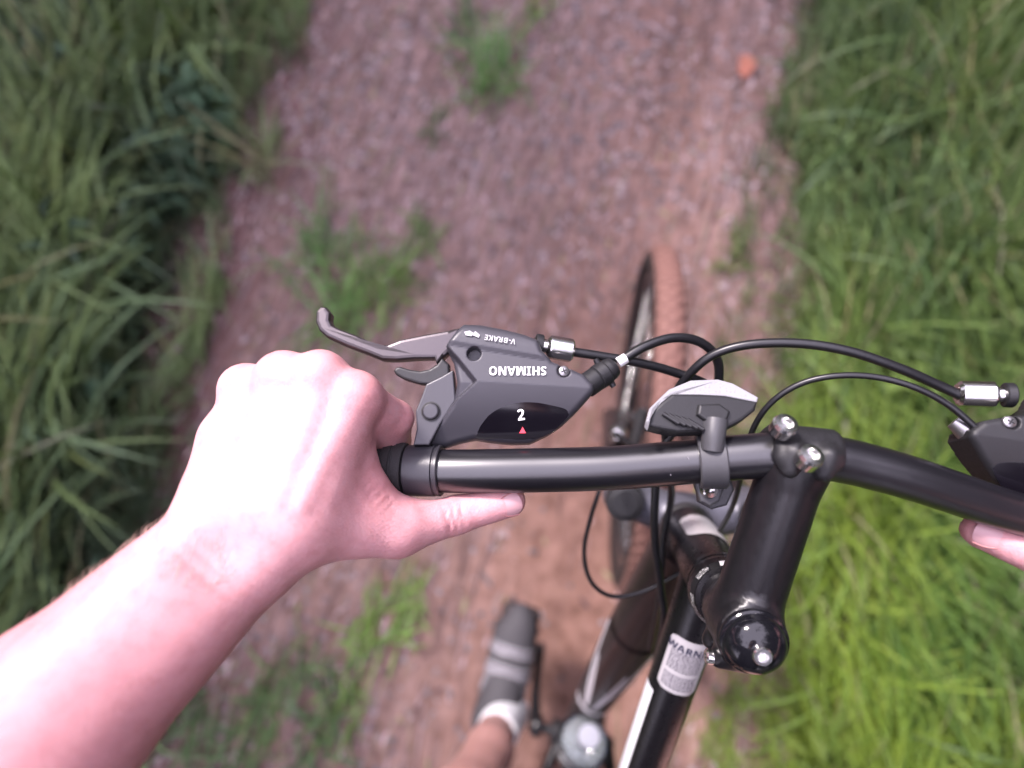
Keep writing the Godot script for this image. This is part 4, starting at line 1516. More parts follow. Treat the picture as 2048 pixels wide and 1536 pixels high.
	for r in [0.4, 0.4 + PI / 2]:
		var d: Vector3 = fr.basis * Vector3(cos(r), sin(r), 0)
		var e := fr.basis.z.cross(d)
		var c := sp + fr.basis.z * (0.0026 if r < 1.0 else 0.0027)
		m.flat([c + d * 0.0019 + e * 0.0004, c + d * 0.0019 - e * 0.0004, c - d * 0.0019 - e * 0.0004, c - d * 0.0019 + e * 0.0004], fr.basis.z)
	part("screw_slot", m, dark, sc)
	# brake lever blade
	var lf := facing(780, 690, 0.344, 0.18)
	var lever := pick([Vector2(640, 612), Vector2(631, 622), Vector2(630, 643), Vector2(637, 660), Vector2(652, 673), Vector2(690, 690), Vector2(737, 708), Vector2(764, 719), Vector2(792, 720), Vector2(830, 717), Vector2(868, 716), Vector2(873, 727), Vector2(890, 712), Vector2(912, 690), Vector2(918, 655), Vector2(895, 660), Vector2(850, 668), Vector2(800, 678), Vector2(775, 688), Vector2(757, 690), Vector2(713, 670), Vector2(676, 656), Vector2(664, 650), Vector2(659, 640), Vector2(660, 625), Vector2(651, 613)], lf)
	m = cock(mirrored)
	plate(m, lever, lf, 0.009, 0.0026)
	part("brake_lever", m, alloy, bike)
	# shift trigger
	var tf := facing(845, 750, 0.338, 0.12)
	var trig := pick([Vector2(787, 742), Vector2(791, 735), Vector2(799, 733), Vector2(819, 739), Vector2(840, 742), Vector2(858, 738), Vector2(873, 729), Vector2(884, 716), Vector2(898, 728), Vector2(899, 748), Vector2(890, 762), Vector2(873, 770), Vector2(839, 768), Vector2(806, 758), Vector2(792, 750)], tf)
	m = cock(mirrored)
	plate(m, trig, tf, 0.009, 0.0016)
	part("shift_trigger", m, dark, bike)
	# bracket plate with its round button
	var kf := facing(865, 820, 0.334, 0.16)
	var brk := pick([Vector2(852, 768), Vector2(884, 752), Vector2(906, 740), Vector2(912, 800), Vector2(880, 850), Vector2(858, 890), Vector2(826, 890), Vector2(833, 858), Vector2(831, 822), Vector2(842, 795)], kf)
	m = cock(mirrored)
	plate(m, brk, kf, 0.014, 0.0012)
	var bk := part("lever_bracket", m, plastic, bike)
	m = cock(mirrored)
	var bc := ray_plane(862, 823, kf.origin, kf.basis.z)
	lathe(m, bc, kf.basis.z, [Vector2(0.0062, -0.001), Vector2(0.0062, 0.0003), Vector2(0.0054, 0.0004), Vector2(0.0054, 0.0014), Vector2(0.0048, 0.0019), Vector2(0.0001, 0.0021)], 32)
	part("button", m, dark, bk)
	m = cock(mirrored)
	lathe(m, bc, kf.basis.z, [Vector2(0.0047, 0.0014), Vector2(0.0047, 0.0020), Vector2(0.0040, 0.0024), Vector2(0.0001, 0.0025)], 32)
	part("button_face", m, plastic, bk)
	# barrel adjuster
	var p0 := at(1070, 689, 0.342)
	var p1 := at(1146, 702, 0.345) if not mirrored else at(1150, 703, 0.345)
	var pd := (p1 - p0).normalized()
	var pl := p0.distance_to(p1)
	if mirrored:
		p0 += CROSS * 0.012
	m = cock(mirrored)
	lathe(m, p0, pd, [Vector2(0.0001, 0.0), Vector2(0.0062, 0.0), Vector2(0.0068, 0.0006), Vector2(0.0068, 0.0042), Vector2(0.0062, 0.0048), Vector2(0.0001, 0.0048)], 60, false, 30, 0.03)
	part("lock_ring", m, dark, bike)
	m = cock(mirrored)
	lathe(m, p0, pd, [Vector2(0.0042, 0.0046), Vector2(0.0042, 0.0075), Vector2(0.0052, 0.0080), Vector2(0.0070, 0.0092), Vector2(0.0072, 0.0100), Vector2(0.0072, pl - 0.0016), Vector2(0.0058, pl), Vector2(0.0026, pl), Vector2(0.0001, pl)], 72, false, 8, 0.07)
	part("barrel_adjuster", m, chrome, bike)
	# cable boot out of the housing's tip
	m = cock(mirrored)
	var q0 := at(1172, 772, 0.337)
	var q1 := at(1240, 724, 0.345) if not mirrored else at(1192, 758, 0.339)
	if mirrored:
		rod(m, q0, q1, 0.0062, 0.0042, 18)
		part("cable_boot", m, mat("steel_screw", Color.WHITE, 0.3), bike)
		return
	lathe(m, q0, q1 - q0, [Vector2(0.0001, 0.0), Vector2(0.0078, 0.0), Vector2(0.0078, 0.008), Vector2(0.0074, 0.009), Vector2(0.0080, 0.0095), Vector2(0.0082, 0.0155), Vector2(0.0074, 0.0165), Vector2(0.0074, 0.0195), Vector2(0.0066, 0.0225), Vector2(0.0046, 0.0238), Vector2(0.0001, 0.0238)], 28)
	var dirq := (q1 - q0).normalized()
	var sdq := dirq.cross(lens.z).normalized()
	for s in [-1, 1]:
		rod(m, q0 + dirq * 0.0155 + sdq * 0.006 * s, q0 + dirq * 0.0155 + sdq * 0.0105 * s, 0.0024, 0.0018, 10)
	part("cable_boot", m, dark, bike)


func build_reflector(dark: Material, chrome: Material, hose: Material) -> void:
	var rf := facing(1405, 800, 0.305, 0.35)
	var back := pick([Vector2(1345, 787), Vector2(1400, 787), Vector2(1450, 790), Vector2(1516, 803), Vector2(1512, 820), Vector2(1487, 840), Vector2(1455, 856), Vector2(1431, 860), Vector2(1392, 862), Vector2(1357, 863), Vector2(1325, 858), Vector2(1297, 851), Vector2(1300, 826), Vector2(1322, 804)], rf)
	var m := Mb.new()
	plate(m, back, rf, 0.012, 0.002)
	# ribs on its back
	for k in 5:
		var p := ray_plane(1325 + k * 12, 828 + k * 3, rf.origin, rf.basis.z) + rf.basis.z * 0.001
		rod(m, p, p + rf.basis * Vector3(0.008, -0.006, 0.001), 0.0012, -1, 8)
	var bumpf := Transform3D(rf.basis, rf.origin + rf.basis.z * 0.003)
	plate(m, pick([Vector2(1398, 808), Vector2(1440, 806), Vector2(1462, 822), Vector2(1455, 842), Vector2(1420, 846), Vector2(1395, 828)], bumpf), bumpf, 0.005, 0.0018)
	var r := part("reflector", m, dark, bike)
	# clear lens in front, seen along its upper rim
	var lens_mat := mat("clear_reflector", lin(0.28, 0.28, 0.30), 0.3, 0.0, 0.9, 70.0)
	var ff := facing(1405, 790, 0.309, 0.72)
	var front := pick([Vector2(1292, 842), Vector2(1299, 815), Vector2(1318, 796), Vector2(1338, 777), Vector2(1382, 759), Vector2(1436, 757), Vector2(1466, 765), Vector2(1518, 794), Vector2(1515, 803), Vector2(1450, 791), Vector2(1345, 789), Vector2(1306, 822), Vector2(1298, 850)], ff)
	m = Mb.new()
	plate(m, front, ff, 0.006, 0.0015)
	part("reflector_lens", m, lens_mat, r)
	# strap round the bar, with a pinch lug below
	var c := at(1422, 922, 0.3115)
	var ax := (at(1480, 920, 0.308) - at(1360, 926, 0.315)).normalized()
	m = Mb.new()
	lathe(m, c - ax * 0.0075, ax, [Vector2(0.012, 0.0), Vector2(0.0152, 0.0), Vector2(0.0160, 0.0008), Vector2(0.0160, 0.0142), Vector2(0.0152, 0.015), Vector2(0.012, 0.015)], 44)
	var strap := part("reflector_strap", m, mat("grey_strap", lin(0.05, 0.05, 0.055), 0.45, 0.0, 0.3, 80.0), bike)
	m = Mb.new()
	var arm := [v4(at(1430, 840, 0.302), 0.007), v4(at(1427, 870, 0.300), 0.0065), v4(at(1424, 900, 0.300), 0.006)]
	tube(m, catmull(arm, 5), 16)
	var lf := facing(1415, 985, 0.312, 0.0)
	plate(m, pick([Vector2(1388, 940), Vector2(1448, 940), Vector2(1450, 975), Vector2(1440, 1004), Vector2(1420, 1014), Vector2(1402, 1004), Vector2(1392, 975)], lf), lf, 0.005, 0.0018)
	var lf2 := Transform3D(lf.basis, lf.origin - lf.basis.z * 0.008 + lf.basis.x * 0.004)
	plate(m, pick([Vector2(1392, 945), Vector2(1460, 945), Vector2(1470, 980), Vector2(1455, 1012), Vector2(1425, 1020), Vector2(1398, 1006)], lf2), lf2, 0.005, 0.0018)
	part("strap_lug", m, mats["grey_strap"], strap)
	m = Mb.new()
	lathe(m, ray_plane(1417, 978, lf.origin, lf.basis.z), lf.basis.z + lf.basis.x * 0.3, [Vector2(0.0052, -0.001), Vector2(0.0052, 0.0018), Vector2(0.0045, 0.0028), Vector2(0.0022, 0.003), Vector2(0.002, 0.001), Vector2(0.0001, 0.001)], 24)
	part("bolt", m, chrome, strap)


# ---------------------------------------------------------------- water bottle
func build_bottle() -> void:
	var t := thing("water_bottle", "clear plastic water bottle with white cap and blue label in the frame cage", "bottle")
	var ax := (BOTTLE_TOP - BOTTLE_BASE).normalized()
	var len := BOTTLE_TOP.distance_to(BOTTLE_BASE)
	var clear := StandardMaterial3D.new()
	clear.resource_name = "clear_plastic"
	clear.albedo_color = Color(0.85, 0.9, 0.93, 0.22)
	clear.transparency = BaseMaterial3D.TRANSPARENCY_ALPHA
	clear.roughness = 0.08
	var m := Mb.new()
	var prof := [Vector2(0.001, 0.0), Vector2(0.028, 0.0), Vector2(0.033, 0.006)]
	for k in 7:
		prof.append(Vector2(0.0335 - 0.0012 * (k % 2), 0.012 + k * 0.011))
	for k in 9:
		var q := k / 8.0
		prof.append(Vector2(lerpf(0.0335, 0.0145, q * q * (3 - 2 * q)) , 0.085 + 0.038 * q))
	prof.append(Vector2(0.0135, len - 0.02))
	prof.append(Vector2(0.0135, len - 0.006))
	lathe(m, BOTTLE_BASE, ax, prof, 48, true, 10, 0.012)
	part("bottle_body", m, clear, t)
	m = Mb.new()
	lathe(m, BOTTLE_BASE, ax, [Vector2(0.0138, len - 0.018), Vector2(0.0152, len - 0.017), Vector2(0.0152, len - 0.001), Vector2(0.0142, len), Vector2(0.0001, len + 0.0003)], 60, false, 30, 0.012)
	part("cap", m, mat("white_cap", lin(0.3, 0.31, 0.36), 0.5), t)
	m = Mb.new()
	var im := Image.create(256, 64, false, Image.FORMAT_RGB8)
	im.fill(Color(0.85, 0.87, 0.9))
	im.fill_rect(Rect2i(0, 0, 256, 26), Color(0.1, 0.3, 0.62))
	lathe(m, BOTTLE_BASE, ax, [Vector2(0.0345, 0.084), Vector2(0.0345, 0.036)], 48)
	for k in m.uv.size():
		m.uv[k].y = 0.0 if k % 98 < 49 and false else (m.v[k] - BOTTLE_BASE).dot(ax)
		m.uv[k].y = (0.084 - m.uv[k].y) / 0.048
	part("bottle_label", m, print_mat("bottle_label", im), t)


# ---------------------------------------------------------------- the rider
func build_person() -> void:
	var t := thing("person", "person riding, bare left forearm and hand on the grip, dark shoe on pedal", "person")
	var skin := StandardMaterial3D.new()
	skin.resource_name = "skin"
	skin.vertex_color_use_as_albedo = true
	skin.albedo_texture = noise_tex(0.02, 4, [Color(0.90, 0.84, 0.84), Color(0.98, 0.96, 0.96), Color(1, 1, 1)], 71, 512)
	skin.uv1_triplanar = true
	skin.uv1_scale = Vector3.ONE * 9.0
	skin.roughness = 0.52
	skin.subsurf_scatter_enabled = true
	skin.subsurf_scatter_strength = 0.12
	skin.normal_enabled = true
	skin.normal_texture = noise_tex(0.12, 3, [], 72, 512, true, 2.0)
	skin.normal_scale = 0.55
	var body := Mb.new()
	var a3 := (lens.x * 0.69 - lens.y * 0.72).normalized()
	var red := []     # where the skin is redder: [point, radius]
	for side in 2:
		var x := Transform3D()
		if side == 1:
			x = MIRROR
			x.origin += CROSS * -0.028 + lens.y * 0.022
		var hand := func(px: float, py: float, d: float) -> Vector3: return x * at(px, py, d)
		var acr: Vector3 = (x.basis * a3).normalized()
		var wr: Vector3 = hand.call(490, 1075, 0.285)
		var fa: Vector3 = hand.call(118, 1432, 0.237)
		var fb: Vector3 = hand.call(-205, 1735, 0.20)
		var gz := (lens.z - acr * lens.z.dot(acr)).normalized()
		var gb := Basis()
		var lo := Vector3(1e9, 1e9, 1e9)
		var hi := -lo
		gb = lens
		for p in [fb, hand.call(1060, 1003, 0.338), hand.call(650, 700, 0.30), hand.call(490, 800, 0.38), hand.call(390, 930, 0.3), hand.call(0, 1270, 0.2), hand.call(300, 1700, 0.2)]:
			var q: Vector3 = gb.inverse() * p
			lo = lo.min(q)
			hi = hi.max(q)
		lo -= Vector3(0.025, 0.02, 0.02)
		hi += Vector3(0.02, 0.02, 0.035)
		var f := Field.new(gb * lo, gb, hi - lo, 0.0022 if side == 0 else 0.0042)
		# forearm: two bones side by side, muscle towards the elbow
		f.capsule(wr - acr * 0.0135, fa - acr * 0.0165, 0.0205, 0.0235, 0.012)
		f.capsule(wr + acr * 0.0125, fa + acr * 0.0155, 0.0205, 0.0240, 0.012)
		f.capsule(fa - acr * 0.017, fb - acr * 0.018, 0.0235, 0.026, 0.012)
		f.capsule(fa + acr * 0.015, fb + acr * 0.018, 0.0240, 0.0265, 0.012)
		f.capsule(wr.lerp(fa, 0.45) + gz * 0.002, fb + gz * 0.006, 0.0225, 0.031, 0.02)
		# wrist to knuckles
		var cu: Vector3 = hand.call(447, 1005, 0.290)
		var cr: Vector3 = hand.call(590, 1058, 0.286)
		f.capsule(wr - acr * 0.0135, cu, 0.0205, 0.019, 0.012)
		f.capsule(wr + acr * 0.0125, cr, 0.0205, 0.0195, 0.012)
		var k5: Vector3 = hand.call(492, 778, 0.319)
		var k4: Vector3 = hand.call(568, 756, 0.309)
		var k3: Vector3 = hand.call(642, 755, 0.304)
		var k2: Vector3 = hand.call(712, 795, 0.305)
		f.capsule(cu, k5, 0.0185, 0.0118, 0.012)
		f.capsule(hand.call(505, 1005, 0.285), k4, 0.0175, 0.0122, 0.012)
		f.capsule(hand.call(555, 1015, 0.284), k3, 0.0175, 0.0128, 0.012)
		f.capsule(hand.call(605, 1030, 0.286), k2, 0.0180, 0.0132, 0.012)
		f.capsule(hand.call(445, 965, 0.302), hand.call(452, 880, 0.312), 0.0165, 0.0150, 0.012)
		f.capsule(hand.call(520, 950, 0.318), hand.call(690, 940, 0.322), 0.013, 0.013, 0.012)
		f.capsule(hand.call(690, 880, 0.313), hand.call(722, 965, 0.316), 0.0155, 0.0130, 0.012)
		f.capsule(hand.call(640, 985, 0.298), hand.call(722, 1010, 0.311), 0.018, 0.0140, 0.014)
		f.capsule(k5, k4, 0.0105, 0.0112, 0.007)
		f.capsule(k4, k3, 0.0112, 0.0115, 0.007)
		# tendons on the back of the hand
		f.capsule(hand.call(600, 1010, 0.2705), hand.call(700, 815, 0.2955), 0.0022, 0.0024, 0.008)
		f.capsule(hand.call(560, 1000, 0.2695), hand.call(640, 790, 0.2937), 0.0022, 0.0022, 0.008)
		f.capsule(hand.call(520, 995, 0.2710), hand.call(570, 790, 0.2987), 0.0020, 0.0020, 0.008)
		# fingers
		var joints := [
			[k2, hand.call(792, 836, 0.337), hand.call(792, 882, 0.364), hand.call(786, 950, 0.369), 0.0128, 0.0105, 0.0095, 0.0085],
			[k3, hand.call(662, 782, 0.352), hand.call(660, 872, 0.366), hand.call(655, 950, 0.370), 0.0126, 0.0110, 0.0098, 0.0086],
			[k4, hand.call(572, 786, 0.354), hand.call(572, 872, 0.368), hand.call(570, 948, 0.372), 0.0120, 0.0105, 0.0092, 0.0083],
			[k5, hand.call(488, 806, 0.354), hand.call(490, 876, 0.370), hand.call(492, 945, 0.373), 0.0112, 0.0095, 0.0084, 0.0076]]
		for j in joints:
			f.capsule(j[0], j[1], j[4], j[5], 0.005)
			f.capsule(j[1], j[2], j[5], j[6], 0.004)
			f.capsule(j[2], j[3], j[6], j[7], 0.004)
		f.capsule(hand.call(738, 838, 0.325), hand.call(772, 880, 0.346), 0.0115, 0.0105, 0.008)
		for k in [k2, k3, k4, k5]:
			f.capsule(k + gz * 0.0005, k + gz * 0.001, 0.0124, 0.0124, 0.009)
		# thumb
		var t0: Vector3 = hand.call(640, 1052, 0.298)
		var t1: Vector3 = hand.call(795, 1062, 0.319)
		var t2: Vector3 = hand.call(912, 1030, 0.334)
		var t3: Vector3 = hand.call(1020, 1002, 0.339)
		f.capsule(t0, t1, 0.0195, 0.0142, 0.012)
		f.capsule(t1, t2, 0.0145, 0.0114, 0.006)
		f.capsule(t2, t3, 0.0116, 0.0099, 0.004)
		f.capsule(hand.call(740, 1015, 0.315), hand.call(800, 1040, 0.321), 0.0125, 0.0115, 0.014)
		# creases: thumb joint, knuckles, the web
		var td := (t3 - t1).normalized()
		for k in 3:
			f.groove(t2 + td * (k - 1.0) * 0.0046 + lens.z * 0.009, 0.011, (td + acr * 0.12 * (k - 1)).normalized(), 0.0013, 0.0016)
		for k in 3:
			f.groove(hand.call(742 + k * 14, 985 + k * 4, 0.302), 0.016, (lens.x * 0.8 + lens.y * 0.45).normalized(), 0.0009, 0.0011)
		for k in 3:
			f.groove(wr + (fa - wr).normalized() * (0.002 + 0.006 * k) + gz * 0.02, 0.03, (fa - wr).normalized(), 0.0012, 0.0006)
		red = [[k2, 0.022], [k3, 0.018], [k4, 0.018], [k5, 0.018], [t2, 0.018], [t3, 0.016], [t1, 0.02], [hand.call(740, 990, 0.31), 0.025], [joints[0][1], 0.018]]
		f.emit(body, func(p: Vector3) -> Color:
			var c := Color(0.60, 0.325, 0.345)
			c = c.lerp(Color(0.50, 0.245, 0.265), clampf(((p - wr).dot((fa - wr).normalized()) - 0.0) / 0.07, 0.0, 1.0))
			for r in red:
				var w: float = clampf(1.0 - p.distance_to(r[0]) / r[1], 0.0, 1.0)
				c = c.lerp(Color(0.56, 0.22, 0.22), w * 0.7)
			return c)
		# nail
		var nm := Mb.new()
		nm.tint = Color(0.66, 0.42, 0.41)
		var nd := (t3 - t2).normalized()
		var nup := (lens.z * 0.95 - lens.y * 0.12)
		nup = (nup - nd * nup.dot(nd)).normalized()
		var ns := nd.cross(nup)
		var grid := []
		for k in 9:
			var row := []
			for j in 9:
				var u := (j - 4) / 4.0
				var v := (k - 4) / 4.0
				var w := u * 0.82 * sqrt(maxf(0.05, 1.0 - 0.35 * pow(absf(v), 4.0)))
				var p: Vector3 = t3 + nd * (-0.0010 + v * 0.0072 * (1.0 - 0.25 * u * u * signf(v)))
				var nn := nup * cos(w) + ns * sin(w)
				row.append(nm.vert(p + nn * (0.01025 - 0.0012 * v * v), nn + nd * 0.1 * v))
			grid.append(row)
		for k in 8:
			for j in 8:
				nm.quad(grid[k][j], grid[k][j + 1], grid[k + 1][j + 1], grid[k + 1][j])
		var nail := mat("nail", lin(0.50, 0.29, 0.31), 0.38)
		part("thumb_nail", nm, nail, t)
		var fold := Mb.new()
		fold.tint = Color.WHITE
		var rim := []
		for k in 17:
			var q := PI * k / 16.0
			var u := -cos(q)
			var v := clampf(0.9 - 2.2 * sin(q), -1.05, 0.6)
			var w := u * 0.84
			var nn := nup * cos(w) + ns * sin(w)
			rim.append(v4(t3 + nd * (-0.0010 + v * 0.0072) + nn * (0.01018 - 0.0010 * v * v), 0.00055))
		tube(fold, catmull(rim, 2), 6)
		part("nail_fold", fold, mat("nail_fold_skin", lin(0.40, 0.17, 0.17), 0.5), t)
	build_leg(body, t)
	build_trunk(body, t)
	part("body", body, skin, t)
	build_hair(t, a3)


func build_trunk(body: Mb, t: Node3D) -> void:
	var flip := MIRROR
	flip.origin += CROSS * -0.028 + lens.y * 0.022
	var shirt := Mb.new()
	var lo := Vector3(-0.50, 0.82, 0.02)
	var f := Field.new(lo, Basis(), Vector3(1.0, 1.06, 0.76), 0.011)
	var s := Field.new(lo, Basis(), Vector3(1.0, 1.06, 0.76), 0.011)
	for side in [-1.0, 1.0]:
		var fb := at(-205, 1735, 0.20)
		if side > 0.0:
			fb = flip * fb
		var elbow := Vector3(0.37 * side, 1.245, 0.235)
		var shoulder := Vector3(0.185 * side, 1.42, 0.36)
		f.capsule(fb, elbow, 0.041, 0.045, 0.02)
		f.capsule(elbow, shoulder, 0.046, 0.058, 0.02)
		f.capsule(shoulder, Vector3(0, 1.44, 0.37), 0.062, 0.07, 0.05)
		s.capsule(elbow.lerp(shoulder, 0.42), shoulder, 0.066, 0.075, 0.02)
		s.capsule(shoulder, Vector3(0, 1.43, 0.38), 0.078, 0.088, 0.04)
		s.capsule(Vector3(0.075 * side, 1.32, 0.43), Vector3(0.065 * side, 0.98, 0.57), 0.118, 0.116, 0.05)
		f.capsule(Vector3(0.06 * side, 1.32, 0.43), Vector3(0.06 * side, 1.0, 0.56), 0.09, 0.08, 0.05)
	# neck, skull, jaw, nose, ears
	f.capsule(Vector3(0, 1.46, 0.37), Vector3(0, 1.57, 0.33), 0.058, 0.056, 0.03)
	f.capsule(Vector3(0, 1.68, 0.32), Vector3(0, 1.70, 0.28), 0.082, 0.080, 0.03)
	f.capsule(Vector3(0, 1.60, 0.265), Vector3(0, 1.585, 0.24), 0.055, 0.038, 0.03)
	f.capsule(Vector3(0, 1.665, 0.21), Vector3(0, 1.64, 0.19), 0.011, 0.016, 0.012)
	for side in [-1.0, 1.0]:
		f.capsule(Vector3(0.078 * side, 1.675, 0.315), Vector3(0.082 * side, 1.64, 0.312), 0.016, 0.012, 0.01)
		f.capsule(Vector3(0.03 * side, 1.685, 0.225), Vector3(0.034 * side, 1.685, 0.225), 0.017, 0.017, 0.01)
	body.tint = Color(0.56, 0.33, 0.29)
	f.emit(body)
	s.emit(shirt)
	part("shirt", shirt, mat("shirt_cloth", lin(0.035, 0.04, 0.06), 0.9, 0.0, 0.8, 60.0), t)
	var m := Mb.new()
	var hc := Field.new(Vector3(-0.14, 1.66, 0.16), Basis(), Vector3(0.28, 0.2, 0.32), 0.008)
	hc.capsule(Vector3(0, 1.715, 0.34), Vector3(0, 1.725, 0.27), 0.092, 0.09, 0.03)
	hc.cut(Vector3(0, 1.705, 0.25), Vector3(0, -1, -0.25).normalized())
	hc.emit(m)
	part("hair", m, mat("brown_hair", lin(0.06, 0.04, 0.025), 0.7, 0.0, 1.2, 60.0), t)
	for side in [-1.0, 1.0]:
		m = Mb.new()
		lathe(m, Vector3(0.032 * side, 1.684, 0.213), Vector3(0, -0.1, -1), [Vector2(0.011, -0.004), Vector2(0.009, 0.0), Vector2(0.0055, 0.0024), Vector2(0.0001, 0.0032)], 16, true)
		part("eye", m, mat("eye_white", lin(0.6, 0.58, 0.56), 0.2), t)
	m = Mb.new()
	tube(m, catmull([v4(Vector3(-0.024, 1.598, 0.216), 0.003), v4(Vector3(0, 1.601, 0.203), 0.0055), v4(Vector3(0.024, 1.598, 0.216), 0.003)], 5), 10)
	part("mouth", m, mat("lip", lin(0.42, 0.17, 0.16), 0.45), t)
	m = Mb.new()     # shorts over hips and thighs
	var g := Field.new(Vector3(-0.26, 0.70, 0.24), Basis(), Vector3(0.52, 0.42, 0.5), 0.011)
	var knee := at(880, 1730, 0.66)
	for side in [-1.0, 1.0]:
		var hip := Vector3(0.09 * side, 0.98, 0.56)
		var kn := knee if side < 0.0 else Vector3(0.14, 0.86, 0.14)
		g.capsule(hip, hip.lerp(kn, 0.62), 0.108, 0.086, 0.03)
	g.capsule(Vector3(-0.06, 1.03, 0.58), Vector3(0.06, 1.03, 0.58), 0.115, 0.115, 0.03)
	g.emit(m)
	part("shorts", m, mat("shorts_cloth", lin(0.03, 0.03, 0.034), 0.9, 0.0, 0.8, 60.0), t)
	# right leg, raised on the other crank
	var b := Field.new(Vector3(-0.02, 0.36, 0.12), Basis(), Vector3(0.34, 0.72, 0.6), 0.010)
	var rk := Vector3(0.14, 0.80, 0.24)
	var ra := Vector3(0.135, 0.53, 0.50)
	b.capsule(Vector3(0.09, 0.96, 0.54), rk, 0.082, 0.060, 0.02)
	b.capsule(rk, rk.lerp(ra, 0.4) + Vector3(0, 0.0, 0.02), 0.056, 0.054, 0.02)
	b.capsule(rk.lerp(ra, 0.4) + Vector3(0, 0.0, 0.02), ra, 0.054, 0.036, 0.02)
	b.emit(body)
	m = Mb.new()
	var e := Field.new(Vector3(0.03, 0.38, 0.30), Basis(), Vector3(0.22, 0.24, 0.34), 0.006)
	e.capsule(ra + Vector3(0, 0.01, 0), ra + Vector3(0, -0.03, 0.02), 0.043, 0.042, 0.02)
	e.capsule(ra + Vector3(0, -0.045, 0.035), ra + Vector3(0.0, -0.07, -0.10), 0.038, 0.036, 0.03)
	e.capsule(ra + Vector3(0, -0.07, -0.10), ra + Vector3(0.0, -0.075, -0.15), 0.035, 0.026, 0.03)
	e.emit(m)
	part("shoe", m, mats["shoe_fabric"], t)


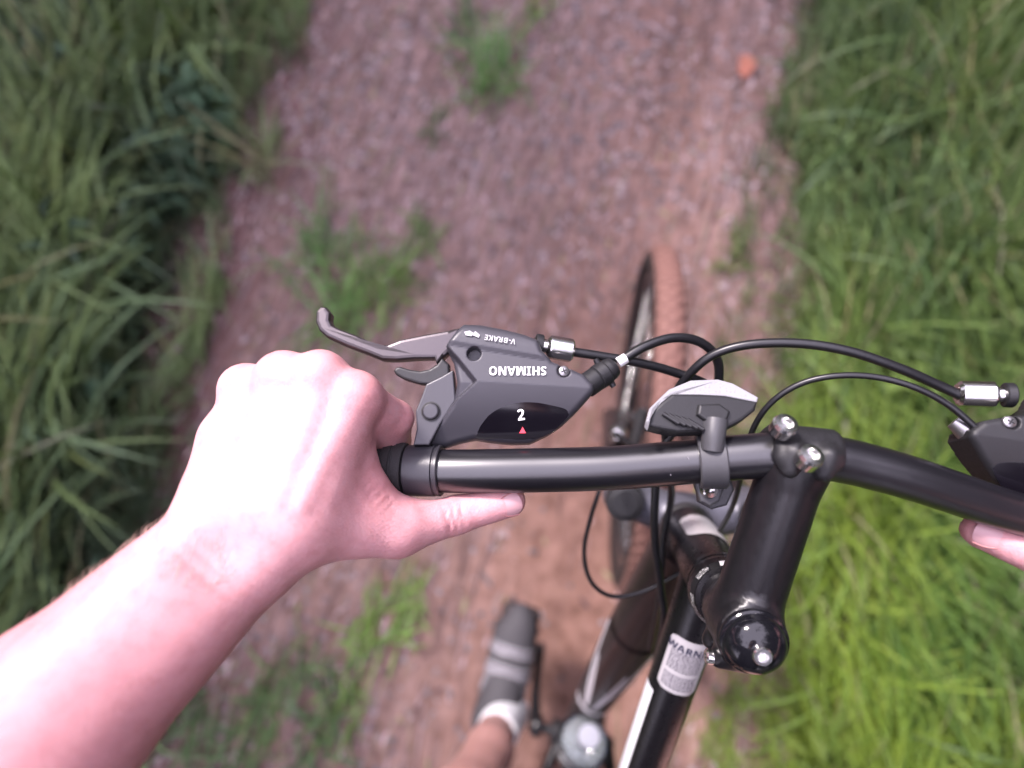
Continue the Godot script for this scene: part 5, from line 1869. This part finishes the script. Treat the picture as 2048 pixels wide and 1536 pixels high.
func build_leg(body: Mb, t: Node3D) -> void:
	var ankle := at(1000, 1452, 1.0)
	var ball := at(1032, 1300, 1.12)
	var knee := at(880, 1730, 0.66)
	var calf := ankle.lerp(knee, 0.62) + Vector3(-0.006, 0, 0.018)
	var hip := Vector3(-0.09, 0.96, 0.54)
	var lo := ankle.min(knee).min(calf).min(hip) - Vector3(0.14, 0.12, 0.14)
	var hi := ankle.max(knee).max(calf).max(hip) + Vector3(0.14, 0.12, 0.14)
	var f := Field.new(lo, Basis(), hi - lo, 0.007)
	f.capsule(ankle + Vector3(0, -0.04, 0), ankle.lerp(knee, 0.25), 0.034, 0.038, 0.02)
	f.capsule(ankle.lerp(knee, 0.25), calf, 0.038, 0.053, 0.02)
	f.capsule(calf, knee, 0.054, 0.056, 0.02)
	f.capsule(knee, hip, 0.060, 0.082, 0.02)
	body.tint = Color(0.36, 0.205, 0.185)
	f.emit(body)
	# sock
	var m := Mb.new()
	var up := (knee - ankle).normalized()
	tube(m, catmull([v4(ankle - up * 0.06, 0.045), v4(ankle - up * 0.03, 0.041), v4(ankle - up * 0.005, 0.0395), v4(ankle + up * 0.022, 0.0385), v4(ankle + up * 0.028, 0.0372)], 5), 32)
	part("sock", m, mat("white_sock", lin(0.72, 0.73, 0.76), 0.95, 0.0, 0.8, 150.0), t)
	# shoe
	var toe := at(1047, 1262, 1.15)
	var heel := at(992, 1500, 1.10)
	var fwd := (toe - heel)
	fwd.y *= 0.6
	fwd = fwd.normalized()
	var sole := ankle + Vector3(0.0, -0.085, 0.02)
	var side := fwd.cross(Vector3.UP).normalized()
	var shup := side.cross(fwd).normalized()
	var sb := Basis(side, shup, -fwd)
	var org := ankle - fwd * 0.06 - shup * 0.11 - side * 0.075
	var g := Field.new(org - sb.z * -0.0 + fwd * 0.27, Basis(side, shup, -fwd), Vector3(0.15, 0.14, 0.33), 0.0036)
	var base := ankle - shup * 0.062 - side * 0.010
	g.capsule(base - fwd * 0.035, base + fwd * 0.03, 0.034, 0.034, 0.02)
	g.capsule(base + shup * 0.02 - fwd * 0.022, base + shup * 0.045 - fwd * 0.016, 0.040, 0.040, 0.02)
	g.capsule(base + shup * 0.03 + fwd * 0.01, base + fwd * 0.10 - shup * 0.008, 0.040, 0.034, 0.03)
	g.capsule(base + fwd * 0.08 - side * 0.012 - shup * 0.01, base + fwd * 0.14 - side * 0.014 - shup * 0.014, 0.034, 0.031, 0.02)
	g.capsule(base + fwd * 0.08 + side * 0.014 - shup * 0.01, base + fwd * 0.155 + side * 0.008 - shup * 0.014, 0.034, 0.030, 0.02)
	g.capsule(base + fwd * 0.14 - shup * 0.015, base + fwd * 0.18 - shup * 0.016, 0.032, 0.027, 0.02)
	# hollow for the foot
	m = Mb.new()
	g.emit(m)
	var shoe := part("shoe", m, mat("shoe_fabric", lin(0.05, 0.047, 0.053), 0.75, 0.0, 0.8, 70.0), t)
	m = Mb.new()
	var s2 := Field.new(base - fwd * 0.09 - side * 0.07 - shup * 0.06 + fwd * 0.32, Basis(side, shup, -fwd), Vector3(0.14, 0.05, 0.34), 0.004)
	for k in 9:
		var q := k / 8.0
		var wdt := 0.018 + 0.014 * sin(q * 2.6)
		s2.capsule(base - shup * 0.036 + fwd * lerpf(-0.045, 0.185, q) - side * wdt, base - shup * 0.036 + fwd * lerpf(-0.045, 0.185, q) + side * wdt, 0.017, 0.017, 0.01)
	s2.emit(m)
	part("sole", m, mat("sole_rubber", lin(0.03, 0.02, 0.02), 0.8), shoe)
	var seam := Mb.new()
	for k in 3:
		var c := base + fwd * (0.045 + 0.034 * k) + shup * (0.0 - 0.006 * k)
		m = Mb.new()
		var r := 0.0415 - 0.0005 * k
		var rows := []
		for s in 15:
			var w := -1.25 + 2.5 * s / 14.0
			var row := []
			for z in [-0.011, -0.0095, 0.0095, 0.011]:
				var nn := shup * cos(w) + side * sin(w)
				var rr := r * (1.0 + 0.10 * absf(sin(w))) + (0.0 if absf(z) > 0.01 else 0.0022)
				var fall := -0.008 if k == 0 else 0.0
				row.append(m.vert(c + shup * (0.006 + fall - 0.004 * k) + nn * rr + fwd * z, nn))
			rows.append(row)
		for s in 14:
			for z in 3:
				m.quad(rows[s][z], rows[s + 1][z], rows[s + 1][z + 1], rows[s][z + 1])
		for z in [-0.014, 0.014, 0.0]:
			var edge := []
			for s in 13:
				var w := -1.2 + 2.4 * s / 12.0
				var nn := shup * cos(w) + side * sin(w)
				edge.append(v4(c + shup * (0.006 + (-0.008 if k == 0 else 0.0) - 0.004 * k) + nn * (r * (1.0 + 0.10 * absf(sin(w))) + (0.0026 if z == 0.0 else 0.0002)) + fwd * z, 0.0011 if z == 0.0 else 0.0016))
			tube(seam, edge, 6)
		part("shoe_strap", m, mat("shoe_strap", lin(0.19, 0.18, 0.20), 0.5, 0.0, 0.5, 90.0), shoe)


	# seams of the toe box and the pale piping along the upper
	for sd in [-1.0, 1.0]:
		tube(seam, catmull([v4(base + fwd * 0.04 + side * 0.022 * sd + shup * 0.036, 0.0015), v4(base + fwd * 0.09 + side * 0.021 * sd + shup * 0.024, 0.0015), v4(base + fwd * 0.14 + side * 0.017 * sd + shup * 0.015, 0.0015), v4(base + fwd * 0.185 + side * 0.012 * sd + shup * 0.004, 0.0015)], 5), 6)
	part("seam", seam, mat("seam_grey", lin(0.36, 0.35, 0.38), 0.6), shoe)


func build_hair(t: Node3D, a3: Vector3) -> void:
	var m := Mb.new()
	rng.seed = 77
	var wr := at(490, 1075, 0.285)
	var fa := at(118, 1432, 0.237)
	var ax := (wr - fa).normalized()
	var up := (lens.z - ax * lens.z.dot(ax)).normalized()
	for k in 1100:
		var s := rng.randf_range(-0.3, 0.95)
		var w := rng.randf_range(-1.75, 1.5)
		var c := fa.lerp(wr, s)
		var wide := lerpf(0.0372, 0.0322, clampf(s, 0, 1))
		var tall := lerpf(0.0315, 0.0222, clampf(s, 0, 1))
		var nn := (a3 * sin(w) + up * cos(w)).normalized()
		var p := c + a3 * sin(w) * wide + up * cos(w) * tall
		var l := rng.randf_range(0.006, 0.013)
		var dir := (ax * 0.75 - a3 * 0.35 + nn * 0.14 + Vector3(rng.randfn(), rng.randfn(), rng.randfn()) * 0.18).normalized()
		tube(m, [v4(p - nn * 0.001, 0.00008), v4(p + dir * l * 0.6, 0.00006), v4(p + (dir - nn * 0.25) * l, 0.00002)], 3, false)
	var h := part("arm_hair", m, mat("blond_hair", lin(0.62, 0.42, 0.34), 0.5), t)
	h.set_meta("kind", "stuff")
